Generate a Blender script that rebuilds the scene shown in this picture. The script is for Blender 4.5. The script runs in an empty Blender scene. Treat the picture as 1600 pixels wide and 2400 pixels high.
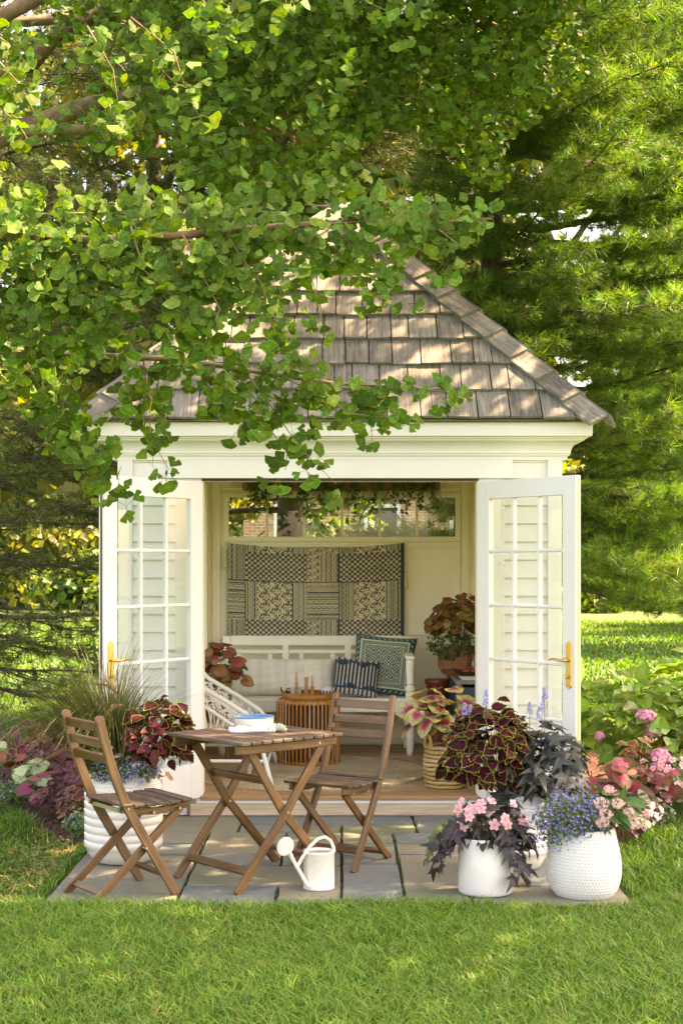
import bpy, math, random
import numpy as np
from mathutils import Vector, Matrix

RD = random.Random(11)
rng = np.random.default_rng(11)
SC = bpy.context.scene
COL = SC.collection
rad = math.radians

# ------------------------------------------------------------------ camera, sky, sun, exposure
CAM_Y, CAM_Z = -9.4, 1.63
cam_data = bpy.data.cameras.new('camera')
cam = bpy.data.objects.new('camera', cam_data)
COL.objects.link(cam)
cam.location = (0, CAM_Y, CAM_Z)
cam.rotation_euler = (rad(90), 0, 0)
cam_data.sensor_fit = 'AUTO'
cam_data.sensor_width = 36
cam_data.lens = 50.76
cam_data.shift_y = 0.0508
cam_data.clip_start = 0.1
cam_data.clip_end = 600
cam_data.dof.use_dof = True
cam_data.dof.focus_distance = 8.2
cam_data.dof.aperture_fstop = 8.0
SC.camera = cam

SUN_EL = rad(52)
SUN_AZ = math.atan2(0.96, 0.28)          # measured from +y towards +x
SDIR = Vector((math.sin(SUN_AZ) * math.cos(SUN_EL), math.cos(SUN_AZ) * math.cos(SUN_EL), math.sin(SUN_EL)))
world = bpy.data.worlds.new('World')
SC.world = world
world.use_nodes = True
wn = world.node_tree
bg = wn.nodes['Background']
sky = wn.nodes.new('ShaderNodeTexSky')
sky.sky_type = 'NISHITA'
sky.sun_disc = False
sky.sun_elevation = SUN_EL
sky.sun_rotation = SUN_AZ
sky.dust_density = 3.0
sky.air_density = 1.0
wn.links.new(sky.outputs[0], bg.inputs[0])
bg.inputs[1].default_value = 0.15
sun_data = bpy.data.lights.new('sun', 'SUN')
sun_data.energy = 5.0
sun_data.angle = rad(0.6)
sun_data.color = (1.0, 0.90, 0.72)
sun = bpy.data.objects.new('sun', sun_data)
COL.objects.link(sun)
sun.rotation_euler = SDIR.to_track_quat('Z', 'Y').to_euler()
SC.view_settings.view_transform = 'Standard'
SC.view_settings.look = 'None'
SC.view_settings.gamma = 1.0
SC.view_settings.use_curve_mapping = False
SC.view_settings.exposure = 2.85
SC.view_settings.use_white_balance = True
SC.view_settings.white_balance_temperature = 10300
SC.view_settings.white_balance_tint = 22
SC.cycles.max_bounces = 14
SC.cycles.diffuse_bounces = 10
SC.cycles.transparent_max_bounces = 24
SC.cycles.use_denoising = True
SC.cycles.sample_clamp_indirect = 6.0
SC.cycles.caustics_reflective = False
SC.cycles.caustics_refractive = False

# ------------------------------------------------------------------ object helpers
def tag(o, label=None, cat=None, group=None, kind=None):
    if label: o['label'] = label
    if cat: o['category'] = cat
    if group: o['group'] = group
    if kind: o['kind'] = kind
    return o

def thing(name, label, cat, loc=(0, 0, 0), rotz=0.0, group=None):
    o = bpy.data.objects.new(name, None)
    o.empty_display_size = 0.1
    COL.objects.link(o)
    o.location = loc
    o.rotation_euler = (0, 0, rotz)
    return tag(o, label, cat, group)

def link(name, me, m=None, parent=None):
    if m is not None and not me.materials:
        me.materials.append(m)
    o = bpy.data.objects.new(name, me)
    COL.objects.link(o)
    if parent is not None:
        o.parent = parent
    return o

def copy_tree(o, parent=None):
    c = o.copy()
    COL.objects.link(c)
    c.parent = parent
    for ch in list(o.children):
        copy_tree(ch, c)
    return c

def np_mesh(name, V, F, attrs=None, smooth=False):
    """V (n,3), F (m,k) with k = 3 or 4, attrs {name: (n,3)}"""
    me = bpy.data.meshes.new(name)
    V = np.ascontiguousarray(V, dtype=np.float32)
    F = np.ascontiguousarray(F, dtype=np.int32)
    k = F.shape[1]
    me.vertices.add(len(V))
    me.vertices.foreach_set('co', V.ravel())
    me.loops.add(F.size)
    me.loops.foreach_set('vertex_index', F.ravel())
    me.polygons.add(len(F))
    me.polygons.foreach_set('loop_start', np.arange(0, F.size, k, dtype=np.int32))
    me.polygons.foreach_set('loop_total', np.full(len(F), k, dtype=np.int32))
    if smooth:
        me.polygons.foreach_set('use_smooth', np.ones(len(F), dtype=bool))
    me.update(calc_edges=True)
    for an, arr in (attrs or {}).items():
        a = me.attributes.new(an, 'FLOAT_VECTOR', 'POINT')
        a.data.foreach_set('vector', np.ascontiguousarray(arr, dtype=np.float32).ravel())
    return me

class MB:
    """collects pieces and links them as one mesh; 'gr' holds a piece's own grain coordinates"""
    def __init__(s):
        s.v, s.f, s.g, s.sm = [], [], [], []
    def add(s, v, f, g=None, smooth=False):
        b = len(s.v)
        s.v += [tuple(p) for p in v]
        s.f += [tuple(i + b for i in q) for q in f]
        s.g += [tuple(p) for p in (g if g is not None else v)]
        s.sm += [smooth] * len(f)
        return s
    def box(s, c, d, M=None, ch=0.0, g0=None):
        """centre c, size d, optional 3x3 M, chamfer ch; grain runs along the longest side"""
        hx, hy, hz = d[0] / 2, d[1] / 2, d[2] / 2
        ax = max(range(3), key=lambda i: d[i])
        o = (RD.random() * 9, RD.random() * 9, RD.random() * 9)
        if ch <= 0:
            L = [(x, y, z) for x in (-hx, hx) for y in (-hy, hy) for z in (-hz, hz)]
            F = [(0, 1, 3, 2), (4, 6, 7, 5), (0, 4, 5, 1), (2, 3, 7, 6), (0, 2, 6, 4), (1, 5, 7, 3)]
        else:
            ch = min(ch, hx * .9, hy * .9, hz * .9)
            L, idx = [], {}
            for sx in (-1, 1):
                for sy in (-1, 1):
                    for sz in (-1, 1):
                        for a in range(3):
                            idx[(sx, sy, sz, a)] = len(L)
                            p = [sx * (hx - ch), sy * (hy - ch), sz * (hz - ch)]
                            p[a] = (sx * hx, sy * hy, sz * hz)[a]
                            L.append(tuple(p))
            F = []
            for a in range(3):
                b, c2 = (a + 1) % 3, (a + 2) % 3
                for sg in (-1, 1):
                    q = []
                    for (tb, tc) in ((-1, -1), (1, -1), (1, 1), (-1, 1)):
                        k = [0, 0, 0]; k[a] = sg; k[b] = tb; k[c2] = tc
                        q.append(idx[(k[0], k[1], k[2], a)])
                    F.append(tuple(q) if sg > 0 else tuple(reversed(q)))
                for tb in (-1, 1):
                    for tc in (-1, 1):
                        k0 = [0, 0, 0]; k0[b] = tb; k0[c2] = tc
                        kA, kB = list(k0), list(k0)
                        kA[a], kB[a] = -1, 1
                        q = [idx[(*kA, b)], idx[(*kB, b)], idx[(*kB, c2)], idx[(*kA, c2)]]
                        F.append(tuple(q) if tb * tc > 0 else tuple(reversed(q)))
            for sx in (-1, 1):
                for sy in (-1, 1):
                    for sz in (-1, 1):
                        q = [idx[(sx, sy, sz, a)] for a in range(3)]
                        F.append(tuple(q) if sx * sy * sz > 0 else tuple(reversed(q)))
        cv = Vector(c)
        P = [cv + (M @ Vector(p) if M is not None else Vector(p)) for p in L]
        perm = (ax, (ax + 1) % 3, (ax + 2) % 3)
        G = [(p[perm[0]] + o[0], p[perm[1]] + o[1], p[perm[2]] + o[2]) for p in L]
        return s.add(P, F, G)
    def bar(s, p0, p1, w, t, side=(0, 0, 1), ch=0.002):
        """board from p0 to p1; w measured along 'side', t across it"""
        p0, p1 = Vector(p0), Vector(p1)
        x = (p1 - p0); L = x.length; x.normalize()
        z = Vector(side); z = (z - x * z.dot(x)).normalized()
        y = z.cross(x)
        M = Matrix((x, y, z)).transposed()
        return s.box((p0 + p1) / 2, (L, t, w), M, ch)
    def tube(s, pts, r, n=8, caps=True, closed=False):
        pts = [Vector(p) for p in pts]
        m = len(pts)
        rr = r if isinstance(r, (list, tuple)) else [r] * m
        up = Vector((0.13, 0.27, 0.95))
        V, G, F = [], [], []
        dist, o = 0.0, RD.random() * 5
        prev = None
        for i, p in enumerate(pts):
            if closed:
                t = pts[(i + 1) % m] - pts[i - 1]
            else:
                t = pts[min(i + 1, m - 1)] - pts[max(i - 1, 0)]
            t.normalize()
            if prev is None:
                a = t.cross(up if abs(t.dot(up)) < .95 else Vector((1, 0, 0))).normalized()
            else:
                a = (prev - t * prev.dot(t)).normalized()
            prev = a
            b = t.cross(a)
            if i: dist += (p - pts[i - 1]).length
            for k in range(n):
                th = 2 * math.pi * k / n
                V.append(p + (a * math.cos(th) + b * math.sin(th)) * rr[i])
                G.append((dist + o, math.cos(th) * rr[i], math.sin(th) * rr[i]))
        for i in range(m if closed else m - 1):
            j = (i + 1) % m
            for k in range(n):
                k2 = (k + 1) % n
                F.append((i * n + k, i * n + k2, j * n + k2, j * n + k))
        if caps and not closed:
            c0, c1 = V[:n], V[(m - 1) * n:]
            s.add(V, F, G, True)
            s.add(c0, [tuple(reversed(range(n)))], G[:n]); s.add(c1, [tuple(range(n))], G[(m - 1) * n:])
            return s
        return s.add(V, F, G, True)
    def lathe(s, prof, n=40, c=(0, 0, 0), close=False, M=None):
        V, F, G = [], [], []
        m = len(prof)
        for (r, z) in prof:
            for k in range(n):
                th = 2 * math.pi * k / n
                p = Vector((r * math.cos(th), r * math.sin(th), z))
                if M is not None: p = M @ p
                V.append(Vector(c) + p)
                G.append((th / 6.2832, z, r))
        for i in range(m if close else m - 1):
            j = (i + 1) % m
            for k in range(n):
                k2 = (k + 1) % n
                F.append((i * n + k, i * n + k2, j * n + k2, j * n + k))
        return s.add(V, F, G, True)
    def sweep(s, pts, side, w, t, ch=0.0):
        """rectangular bar along a planar polyline; 'side' is the constant normal of the plane"""
        pts = [Vector(p) for p in pts]; sd = Vector(side).normalized()
        V, G, F = [], [], []
        dist, o = 0.0, RD.random() * 7
        c = min(w, t) * .18
        prof = [(-w / 2 + c, -t / 2), (w / 2 - c, -t / 2), (w / 2, -t / 2 + c), (w / 2, t / 2 - c), (w / 2 - c, t / 2), (-w / 2 + c, t / 2), (-w / 2, t / 2 - c), (-w / 2, -t / 2 + c)]
        for i, p in enumerate(pts):
            tg = (pts[min(i + 1, len(pts) - 1)] - pts[max(i - 1, 0)]).normalized()
            a = sd.cross(tg)
            if i: dist += (p - pts[i - 1]).length
            for (u, v) in prof:
                V.append(p + a * u + sd * v); G.append((dist + o, u, v))
        n = 8
        for i in range(len(pts) - 1):
            for k in range(n):
                k2 = (k + 1) % n
                F.append((i * n + k, i * n + k2, (i + 1) * n + k2, (i + 1) * n + k))
        F.append(tuple(reversed(range(n)))); F.append(tuple((len(pts) - 1) * n + k for k in range(n)))
        return s.add(V, F, G)
    def mesh(s, name):
        me = bpy.data.meshes.new(name)
        me.from_pydata(s.v, [], s.f)
        a = me.attributes.new('gr', 'FLOAT_VECTOR', 'POINT')
        a.data.foreach_set('vector', np.array(s.g, dtype=np.float32).ravel())
        me.polygons.foreach_set('use_smooth', np.array(s.sm, dtype=bool))
        me.update()
        return me
    def build(s, name, m, parent=None, kind=None):
        o = link(name, s.mesh(name), m, parent)
        if kind: o['kind'] = kind
        return o

def frame(d, n):
    """3x3 with x along d, z near n"""
    x = Vector(d).normalized()
    z = Vector(n); z = z - x * z.dot(x)
    if z.length < 1e-5: z = Vector((0.3, 0.2, 1)) - x * x.dot(Vector((0.3, 0.2, 1)))
    z.normalize()
    return Matrix((x, z.cross(x), z)).transposed()

# ------------------------------------------------------------------ material helpers
def nd(nt, typ, ins=None, **props):
    n = nt.nodes.new('ShaderNode' + typ)
    for k, v in props.items(): setattr(n, k, v)
    for k, v in (ins or {}).items():
        s = n.inputs[k]
        if isinstance(v, bpy.types.NodeSocket): nt.links.new(v, s)
        else: s.default_value = v
    return n

def c4(c): return (c[0], c[1], c[2], 1.0)

def ramp(nt, fac, stops, interp='LINEAR'):
    r = nd(nt, 'ValToRGB', {0: fac})
    e = r.color_ramp.elements
    r.color_ramp.interpolation = interp
    while len(e) < len(stops): e.new(0.5)
    for el, (p, c) in zip(e, stops):
        el.position = p; el.color = c4(c)
    return r.outputs[0]

def mk(name):
    m = bpy.data.materials.new(name); m.use_nodes = True
    nt = m.node_tree; nt.nodes.clear()
    return m, nt, nt.nodes.new('ShaderNodeOutputMaterial')

def math_(nt, op, a, b=0.0, c=None):
    n = nd(nt, 'Math', {0: a, 1: b}, operation=op)
    if c is not None:
        if isinstance(c, bpy.types.NodeSocket): nt.links.new(c, n.inputs[2])
        else: n.inputs[2].default_value = c
    return n.outputs[0]

def mixc(nt, f, a, b, mode='MIX'):
    n = nd(nt, 'Mix', data_type='RGBA', blend_type=mode)
    for k, v in ((0, f), (6, a), (7, b)):
        if isinstance(v, bpy.types.NodeSocket): nt.links.new(v, n.inputs[k])
        else: n.inputs[k].default_value = v if k == 0 else c4(v)
    return n.outputs[2]

def attr(nt, name): return nd(nt, 'Attribute', attribute_name=name)

def noise(nt, vec, scale, detail=4, rough=.55, dist=0.0):
    return nd(nt, 'TexNoise', {'Vector': vec, 'Scale': scale, 'Detail': detail, 'Roughness': rough, 'Distortion': dist}).outputs[0]

def vscale(nt, vec, s):
    return nd(nt, 'VectorMath', {0: vec, 1: s}, operation='MULTIPLY').outputs[0]

def bump(nt, h, strength=.3, dist=.01):
    return nd(nt, 'Bump', {'Strength': strength, 'Distance': dist, 'Height': h}).outputs[0]

def finish(nt, out, col, rough=.6, nrm=None, **kw):
    p = nd(nt, 'BsdfPrincipled')
    for k, v in (('Base Color', col), ('Roughness', rough)):
        if isinstance(v, bpy.types.NodeSocket): nt.links.new(v, p.inputs[k])
        else: p.inputs[k].default_value = c4(v) if k == 'Base Color' else v
    if nrm is not None: nt.links.new(nrm, p.inputs['Normal'])
    for k, v in kw.items():
        if isinstance(v, bpy.types.NodeSocket): nt.links.new(v, p.inputs[k])
        else: p.inputs[k].default_value = v
    nt.links.new(p.outputs[0], out.inputs[0])
    return p

def m_paint(name, c, rough=.45, var=.06, bscale=60, bst=.04):
    m, nt, out = mk(name)
    g = nd(nt, 'TexCoord').outputs['Object']
    n1 = noise(nt, g, 3.0, 5)
    n2 = noise(nt, g, bscale, 3)
    col = mixc(nt, n1, tuple(x * (1 - var) for x in c), tuple(min(1, x * (1 + var)) for x in c))
    n3 = noise(nt, g, 14, 6, .7)
    dirt = math_(nt, 'MULTIPLY', math_(nt, 'GREATER_THAN', n3, .69), .22)
    col = mixc(nt, dirt, col, (c[0] * .6, c[1] * .55, c[2] * .45))
    finish(nt, out, col, rough, bump(nt, n2, bst, .004))
    return m

def m_wood(name, dark, mid, light, sx=2.5, sy=55, rough=.6, tint=.3, bst=.35, grey=None):
    m, nt, out = mk(name)
    g = attr(nt, 'gr').outputs['Vector']
    oi = nd(nt, 'ObjectInfo').outputs['Random']
    v = vscale(nt, g, (sx, sy, sy))
    v = nd(nt, 'VectorMath', {0: v, 1: nd(nt, 'CombineXYZ', {0: math_(nt, 'MULTIPLY', oi, 17.0), 1: 0.0, 2: math_(nt, 'MULTIPLY', oi, 31.0)}).outputs[0]}, operation='ADD').outputs[0]
    n1 = noise(nt, v, 1.0, 6, .65, .6)
    n2 = noise(nt, vscale(nt, g, (3, 9, 9)), 1.0, 3)
    f = math_(nt, 'ADD', math_(nt, 'MULTIPLY', n1, .75), math_(nt, 'MULTIPLY', n2, .25))
    col = ramp(nt, f, [(.30, dark), (.5, mid), (.70, light)])
    val = math_(nt, 'ADD', math_(nt, 'MULTIPLY', oi, tint * 2), 1 - tint)
    col = nd(nt, 'HueSaturation', {'Value': val, 'Color': col, 'Saturation': math_(nt, 'SUBTRACT', 1.15, math_(nt, 'MULTIPLY', oi, .3))}).outputs[0]
    if grey:
        w = noise(nt, vscale(nt, g, (7, 14, 14)), 1.0, 5, .7)
        col = mixc(nt, ramp(nt, w, [(.45, (0, 0, 0)), (.68, (.8, .8, .8))]), col, grey)
    finish(nt, out, col, rough, bump(nt, n1, bst, .004))
    return m

def m_leaf(name, stops, trans=.30, rough=.42, var=.35, hue=.03, spots=None, vein=None, nz=.25, spec=.4, trc=(1.25, 1.2, .55)):
    """colour runs from the leaf's middle (r=0) to its edge (r=1); attribute lf = (r, theta, random)"""
    m, nt, out = mk(name)
    a = nd(nt, 'SeparateXYZ', {0: attr(nt, 'lf').outputs['Vector']})
    oi = nd(nt, 'ObjectInfo').outputs['Random']
    rnd = math_(nt, 'FRACT', math_(nt, 'ADD', a.outputs[2], oi))
    g = attr(nt, 'gr').outputs['Vector']
    nn = noise(nt, g, 9.0, 4, .7)
    r = math_(nt, 'ADD', a.outputs[0], math_(nt, 'MULTIPLY', math_(nt, 'SUBTRACT', nn, .5), nz * 2))
    col = ramp(nt, r, stops)
    if vein:
        cs = math_(nt, 'ABSOLUTE', math_(nt, 'SINE', math_(nt, 'MULTIPLY', a.outputs[1], 6.2832 * vein[1])))
        vm = math_(nt, 'MULTIPLY', math_(nt, 'LESS_THAN', cs, vein[2]), math_(nt, 'LESS_THAN', a.outputs[0], .9))
        col = mixc(nt, vm, col, vein[0])
    if spots:
        s = math_(nt, 'GREATER_THAN', noise(nt, g, spots[1], 2, .6), spots[2])
        col = mixc(nt, s, col, spots[0])
    val = math_(nt, 'ADD', math_(nt, 'MULTIPLY', rnd, var * 2), 1 - var)
    hu = math_(nt, 'ADD', .5 - hue, math_(nt, 'MULTIPLY', math_(nt, 'FRACT', math_(nt, 'MULTIPLY', rnd, 7.31)), 2 * hue))
    col = nd(nt, 'HueSaturation', {'Hue': hu, 'Value': val, 'Color': col}).outputs[0]
    p = nd(nt, 'BsdfPrincipled', {'Base Color': col, 'Roughness': rough, 'Specular IOR Level': spec, 'Normal': bump(nt, nn, .25, .01)})
    if trans > 0:
        tc = mixc(nt, 1.0, col, trc, 'MULTIPLY')
        t = nd(nt, 'BsdfTranslucent', {'Color': tc})
        mx = nd(nt, 'MixShader', {0: trans, 1: p.outputs[0], 2: t.outputs[0]})
        nt.links.new(mx.outputs[0], out.inputs[0])
    else:
        nt.links.new(p.outputs[0], out.inputs[0])
    return m

def m_plain(name, c, rough=.5, **kw):
    m, nt, out = mk(name)
    g = nd(nt, 'TexCoord').outputs['Object']
    n = noise(nt, g, 25, 4)
    col = mixc(nt, n, tuple(x * .85 for x in c), tuple(min(1, x * 1.12) for x in c))
    finish(nt, out, col, rough, bump(nt, n, .08, .004), **kw)
    return m

def m_print(name, rough=.9, weave=700):
    """flat cloth print held in the attribute 'pc'"""
    m, nt, out = mk(name)
    g = nd(nt, 'TexCoord').outputs['Object']
    n = noise(nt, g, weave, 2)
    col = mixc(nt, math_(nt, 'MULTIPLY', n, .18), attr(nt, 'pc').outputs['Color'], (.12, .10, .07))
    finish(nt, out, col, rough, bump(nt, n, .4, .002), **{'Sheen Weight': .2})
    return m

def m_glass(name, tint=(.94, .965, .94), refl=1.0):
    m, nt, out = mk(name)
    f = nd(nt, 'LayerWeight', {'Blend': .5}).outputs['Facing']
    fac = math_(nt, 'MULTIPLY', math_(nt, 'ADD', .04, math_(nt, 'MULTIPLY', .9, math_(nt, 'POWER', f, 5.0))), refl)
    t = nd(nt, 'BsdfTransparent', {'Color': c4(tint)})
    gl = nd(nt, 'BsdfGlossy', {'Color': (1, 1, 1, 1), 'Roughness': .01})
    mx = nd(nt, 'MixShader', {0: fac, 1: t.outputs[0], 2: gl.outputs[0]})
    nt.links.new(mx.outputs[0], out.inputs[0])
    return m

WHITE = m_paint('white_paint', (.71, .695, .655))
CREAM = m_paint('cream_paint', (.89, .82, .64))
BENCHW = m_paint('bench_paint', (.88, .83, .72), .5)
DOORW = m_paint('door_paint', (.75, .745, .73), .35)
GLAZE = m_paint('glazed_white', (.71, .69, .65), .16, .07, 12, .03)
MATTEW = m_paint('matte_white', (.69, .68, .655), .6, .09, 90, .08)
ENAMEL = m_plain('cream_enamel', (.76, .72, .64), .3)
BLUE = m_plain('blue_enamel', (.06, .20, .36), .3)
TEAK = m_wood('oiled_hardwood', (.032, .012, .003), (.125, .055, .014), (.24, .125, .038), 3, 60, .45, .25, .5, grey=(.145, .085, .042))
TEAKTOP = m_wood('weathered_hardwood', (.024, .014, .008), (.075, .043, .023), (.145, .092, .053), 3, 60, .65, .2, .6, grey=(.15, .115, .085))
SHAKE = m_wood('weathered_cedar', (.036, .033, .027), (.152, .138, .114), (.32, .29, .24), 2.2, 60, .85, .30, 1.0, grey=(.24, .225, .205))
DECK = m_wood('cedar_floor', (.20, .105, .05), (.39, .23, .12), (.51, .33, .19), 2, 30, .5, .15, .2)
STEPW = m_wood('pale_pine_board', (.34, .22, .12), (.55, .41, .26), (.66, .52, .35), 1.6, 30, .7, .1, .3)
BARK = m_wood('bark', (.07, .045, .028), (.18, .115, .07), (.30, .20, .12), 9, 12, .9, .2, 1.0)
PBARK = m_wood('pine_bark', (.03, .022, .016), (.085, .06, .045), (.15, .115, .09), 9, 12, .9, .2, 1.0)
RATTAN = m_wood('cane', (.25, .09, .02), (.45, .19, .055), (.58, .28, .09), 4, 30, .4, .2, .2)
TRAYW = m_wood('acacia', (.15, .05, .015), (.34, .14, .04), (.50, .24, .08), 2, 25, .35, .1, .1)
HYAC = m_wood('woven_hyacinth', (.30, .19, .07), (.52, .37, .17), (.66, .50, .27), 30, 60, .8, .15, .8)
BROWNB = m_wood('brown_weave', (.14, .045, .018), (.30, .11, .045), (.42, .18, .08), 60, 90, .7, .1, .8)
TERRA = m_plain('terracotta', (.42, .17, .09), .8)
OXBLOOD = m_plain('oxblood_glaze', (.23, .05, .025), .3)
BRASS = m_plain('brass', (.70, .48, .17), .28, Metallic=1.0)
STEEL = m_plain('zinc_bolt', (.6, .57, .5), .35, Metallic=1.0)
DARKM = m_plain('dark_bronze', (.06, .035, .025), .5)
SOIL = m_plain('potting_soil', (.035, .022, .014), .95)
GLASS = m_glass('clear_glass')
CANE_W = m_paint('white_cane', (.80, .79, .74), .4)
GREYTOP = m_wood('grey_washed_wood', (.12, .10, .085), (.24, .21, .18), (.33, .30, .26), 2, 30, .6, .1, .3)
BLUEC = m_paint('blue_cabinet', (.045, .075, .11), .5, .2)
PALEBLUE = m_paint('reveal_grey', (.28, .24, .17), .7)
STEM = m_plain('green_stem', (.10, .16, .04), .6)
STEMR = m_plain('reddish_stem', (.20, .08, .06), .6)
CANDLEP = m_plain('pink_wax', (.62, .20, .15), .5)
CANDLEW = m_plain('ivory_wax', (.78, .70, .52), .5)

# ------------------------------------------------------------------ leaf templates and scattering
def fan(boundary, centre, rings=(.55, 1.0), zf=None, petiole=0.0, pw=.03):
    """a leaf blade as a fan: boundary points (x, y), an inner centre, z from zf(x, y); attribute lf = (ring, theta, 0)"""
    n = len(boundary)
    V, L = [(centre[0], centre[1])], [(0.0, 0.0, 0.0)]
    for r in rings:
        for i, (x, y) in enumerate(boundary):
            V.append((centre[0] + (x - centre[0]) * r, centre[1] + (y - centre[1]) * r))
            L.append((r, i / (n - 1), 0.0))
    F = []
    for i in range(n - 1):
        F.append((0, 1 + i, 2 + i))
        for k in range(len(rings) - 1):
            a, b = 1 + k * n + i, 1 + (k + 1) * n + i
            F.append((a, b, b + 1)); F.append((a, b + 1, a + 1))
    V3 = [(x, y, zf(x, y) if zf else 0.0) for x, y in V]
    if petiole > 0:
        b = len(V3)
        bx, by = boundary[0] if abs(boundary[0][1]) < .02 else (0.0, 0.0)
        V3 += [(bx, -pw, -.004), (bx, pw, -.004), (bx - petiole, -pw * .7, -petiole * .3), (bx - petiole, pw * .7, -petiole * .3)]
        L += [(.6, .5, 0)] * 4
        F += [(b, b + 2, b + 3), (b, b + 3, b + 1)]
    return np.array(V3, dtype=np.float32), np.array(F, dtype=np.int32), np.array(L, dtype=np.float32)

def leaf_mesh(name, T, m):
    V, F, L = T
    me = np_mesh(name, V, F, {'lf': L, 'gr': V}, True)
    me.materials.append(m)
    return me

def inst(name, T, M, P, m, parent=None, kind='stuff', seed=0, smooth=True):
    """many copies of a template joined as one mesh; M (n,3,3) columns = axes, P (n,3)"""
    V, F, L = T
    n, k = len(P), len(V)
    r2 = np.random.default_rng(seed + n)
    VV = np.einsum('nij,kj->nki', M, V) + P[:, None, :]
    FF = F[None] + (np.arange(n) * k)[:, None, None]
    LL = np.broadcast_to(L[None], (n, k, 3)).copy()
    LL[:, :, 2] = r2.random(n)[:, None]
    GG = V[None] + (r2.random((n, 1, 3)) * 20)
    me = np_mesh(name, VV.reshape(-1, 3), FF.reshape(-1, F.shape[1]), {'lf': LL.reshape(-1, 3), 'gr': GG.reshape(-1, 3)}, smooth)
    o = link(name, me, m, parent)
    if kind: o['kind'] = kind
    return o

def frames_np(D, N, S):
    x = D / np.linalg.norm(D, axis=1, keepdims=True)
    z = N - x * np.sum(N * x, axis=1, keepdims=True)
    z /= np.linalg.norm(z, axis=1, keepdims=True) + 1e-9
    y = np.cross(z, x)
    return np.stack([x, y, z], axis=2) * np.asarray(S).reshape(-1, 1, 1)

def arc_ang(n, a0, a1): return [a0 + (a1 - a0) * i / (n - 1) for i in range(n)]

# fan-shaped ginkgo blade with a notch
def ginkgo_T(seed):
    q = random.Random(seed)
    spread = q.uniform(44, 62)
    pts = [(0, 0)]
    for i, a in enumerate(arc_ang(13, -spread, spread)):
        r = 1 + q.uniform(-.035, .035) - (.06 if i in (0, 12) else .0) + (.02 if i in (3, 9) else 0)
        if i == 6: r = q.choice((.62, .8, .9, .95))
        if i in (5, 7): r -= .02
        pts.append((r * math.cos(rad(a)), r * math.sin(rad(a)) * 1.02))
    pts.append((0, 0))
    cup = q.uniform(-.25, .22)
    T = fan(pts, (.45, 0), (1.0,), lambda x, y: cup * y * y + .06 * math.sin(5 * y + seed) * x - .12 * x * x, .7, .022)
    return T
GINKGO = [ginkgo_T(i) for i in range(6)]

def heart_T(ripple=.05, w=.62, droop=.25, seed=0):
    q = random.Random(seed)
    pr = [(180, .10), (160, .42), (135, .56), (105, .58), (75, .60), (45, .66), (22, .80), (0, 1.0)]
    b = []
    for a, r in pr: b.append((r * math.cos(rad(a)), -r * math.sin(rad(a)) * w / .6))
    for a, r in reversed(pr[:-1]): b.append((r * math.cos(rad(a)), r * math.sin(rad(a)) * w / .6))
    return fan(b, (.0, 0), (.5, 1.0), lambda x, y: -droop * x * abs(x) - .12 * abs(y) + ripple * math.sin(9 * y + 6 * x + seed))

def ovate_T(w=.3, n=6, fold=.25, droop=.3, serr=0.0, seed=0, base=.0, tip=1.6):
    q = random.Random(seed)
    up = []
    for i in range(n + 1):
        t = i / n
        h = w * (math.sin(math.pi * t ** .75)) ** .9 * (1 - .15 * t) if 0 < t < 1 else 0
        if serr and 0 < i < n: h *= (1 + serr * (1 if i % 2 else -1))
        up.append((t, h))
    b = [(x, -y) for x, y in up] + [(x, y) for x, y in reversed(up[1:-1])] + [(0, 0)]
    b = b[:n + 1] + b[n + 1:]
    return fan(b, (.42, 0), (.55, 1.0), lambda x, y: fold * abs(y) - droop * x * x + .02 * math.sin(14 * x + seed))

def lobed_T(seed=0, droop=.3):
    """five pointed lobes, as on sweet potato vine"""
    pr = [(180, .12), (150, .30), (124, .58), (100, .38), (56, .84), (34, .46), (14, .74), (0, 1.30)]
    b = [(r * math.cos(rad(a)), -r * math.sin(rad(a)) * .78) for a, r in pr]
    b += [(x, -y) for x, y in reversed(b[:-1])]
    return fan(b, (0.05, 0), (.45, 1.0), lambda x, y: -droop * x * abs(x) - .25 * y * y + .03 * math.sin(7 * x + 5 * y + seed))

def petal_T(np_=5, inner=.35, n=21, cup=.15, w=1.0):
    b = []
    for i in range(n):
        th = 2 * math.pi * i / (n - 1)
        r = inner + (1 - inner) * abs(math.cos(np_ * th / 2)) ** w
        b.append((r * math.cos(th), r * math.sin(th)))
    return fan(b, (0, 0), (.4, 1.0), lambda x, y: cup * (x * x + y * y))

T_HEART = [heart_T(seed=i) for i in range(3)]
T_OVATE = [ovate_T(.34, 6, .22, .28, 0, i) for i in range(3)]
T_HYDR = [ovate_T(.36, 7, .30, .25, .05, i) for i in range(3)]
T_COLEUS = [ovate_T(.38, 12, .18, .30, .15, i) for i in range(3)]
T_LANCE = [ovate_T(.17, 5, .3, .25, 0, i) for i in range(3)]
T_LOBED = [lobed_T(i) for i in range(3)]
T_IMP = petal_T(5, .62, 21, -.12, .6)
T_STAR = petal_T(5, .18, 11, .10, 1.0)
T_LOB = petal_T(5, .25, 11, .1, 1.0)

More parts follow.
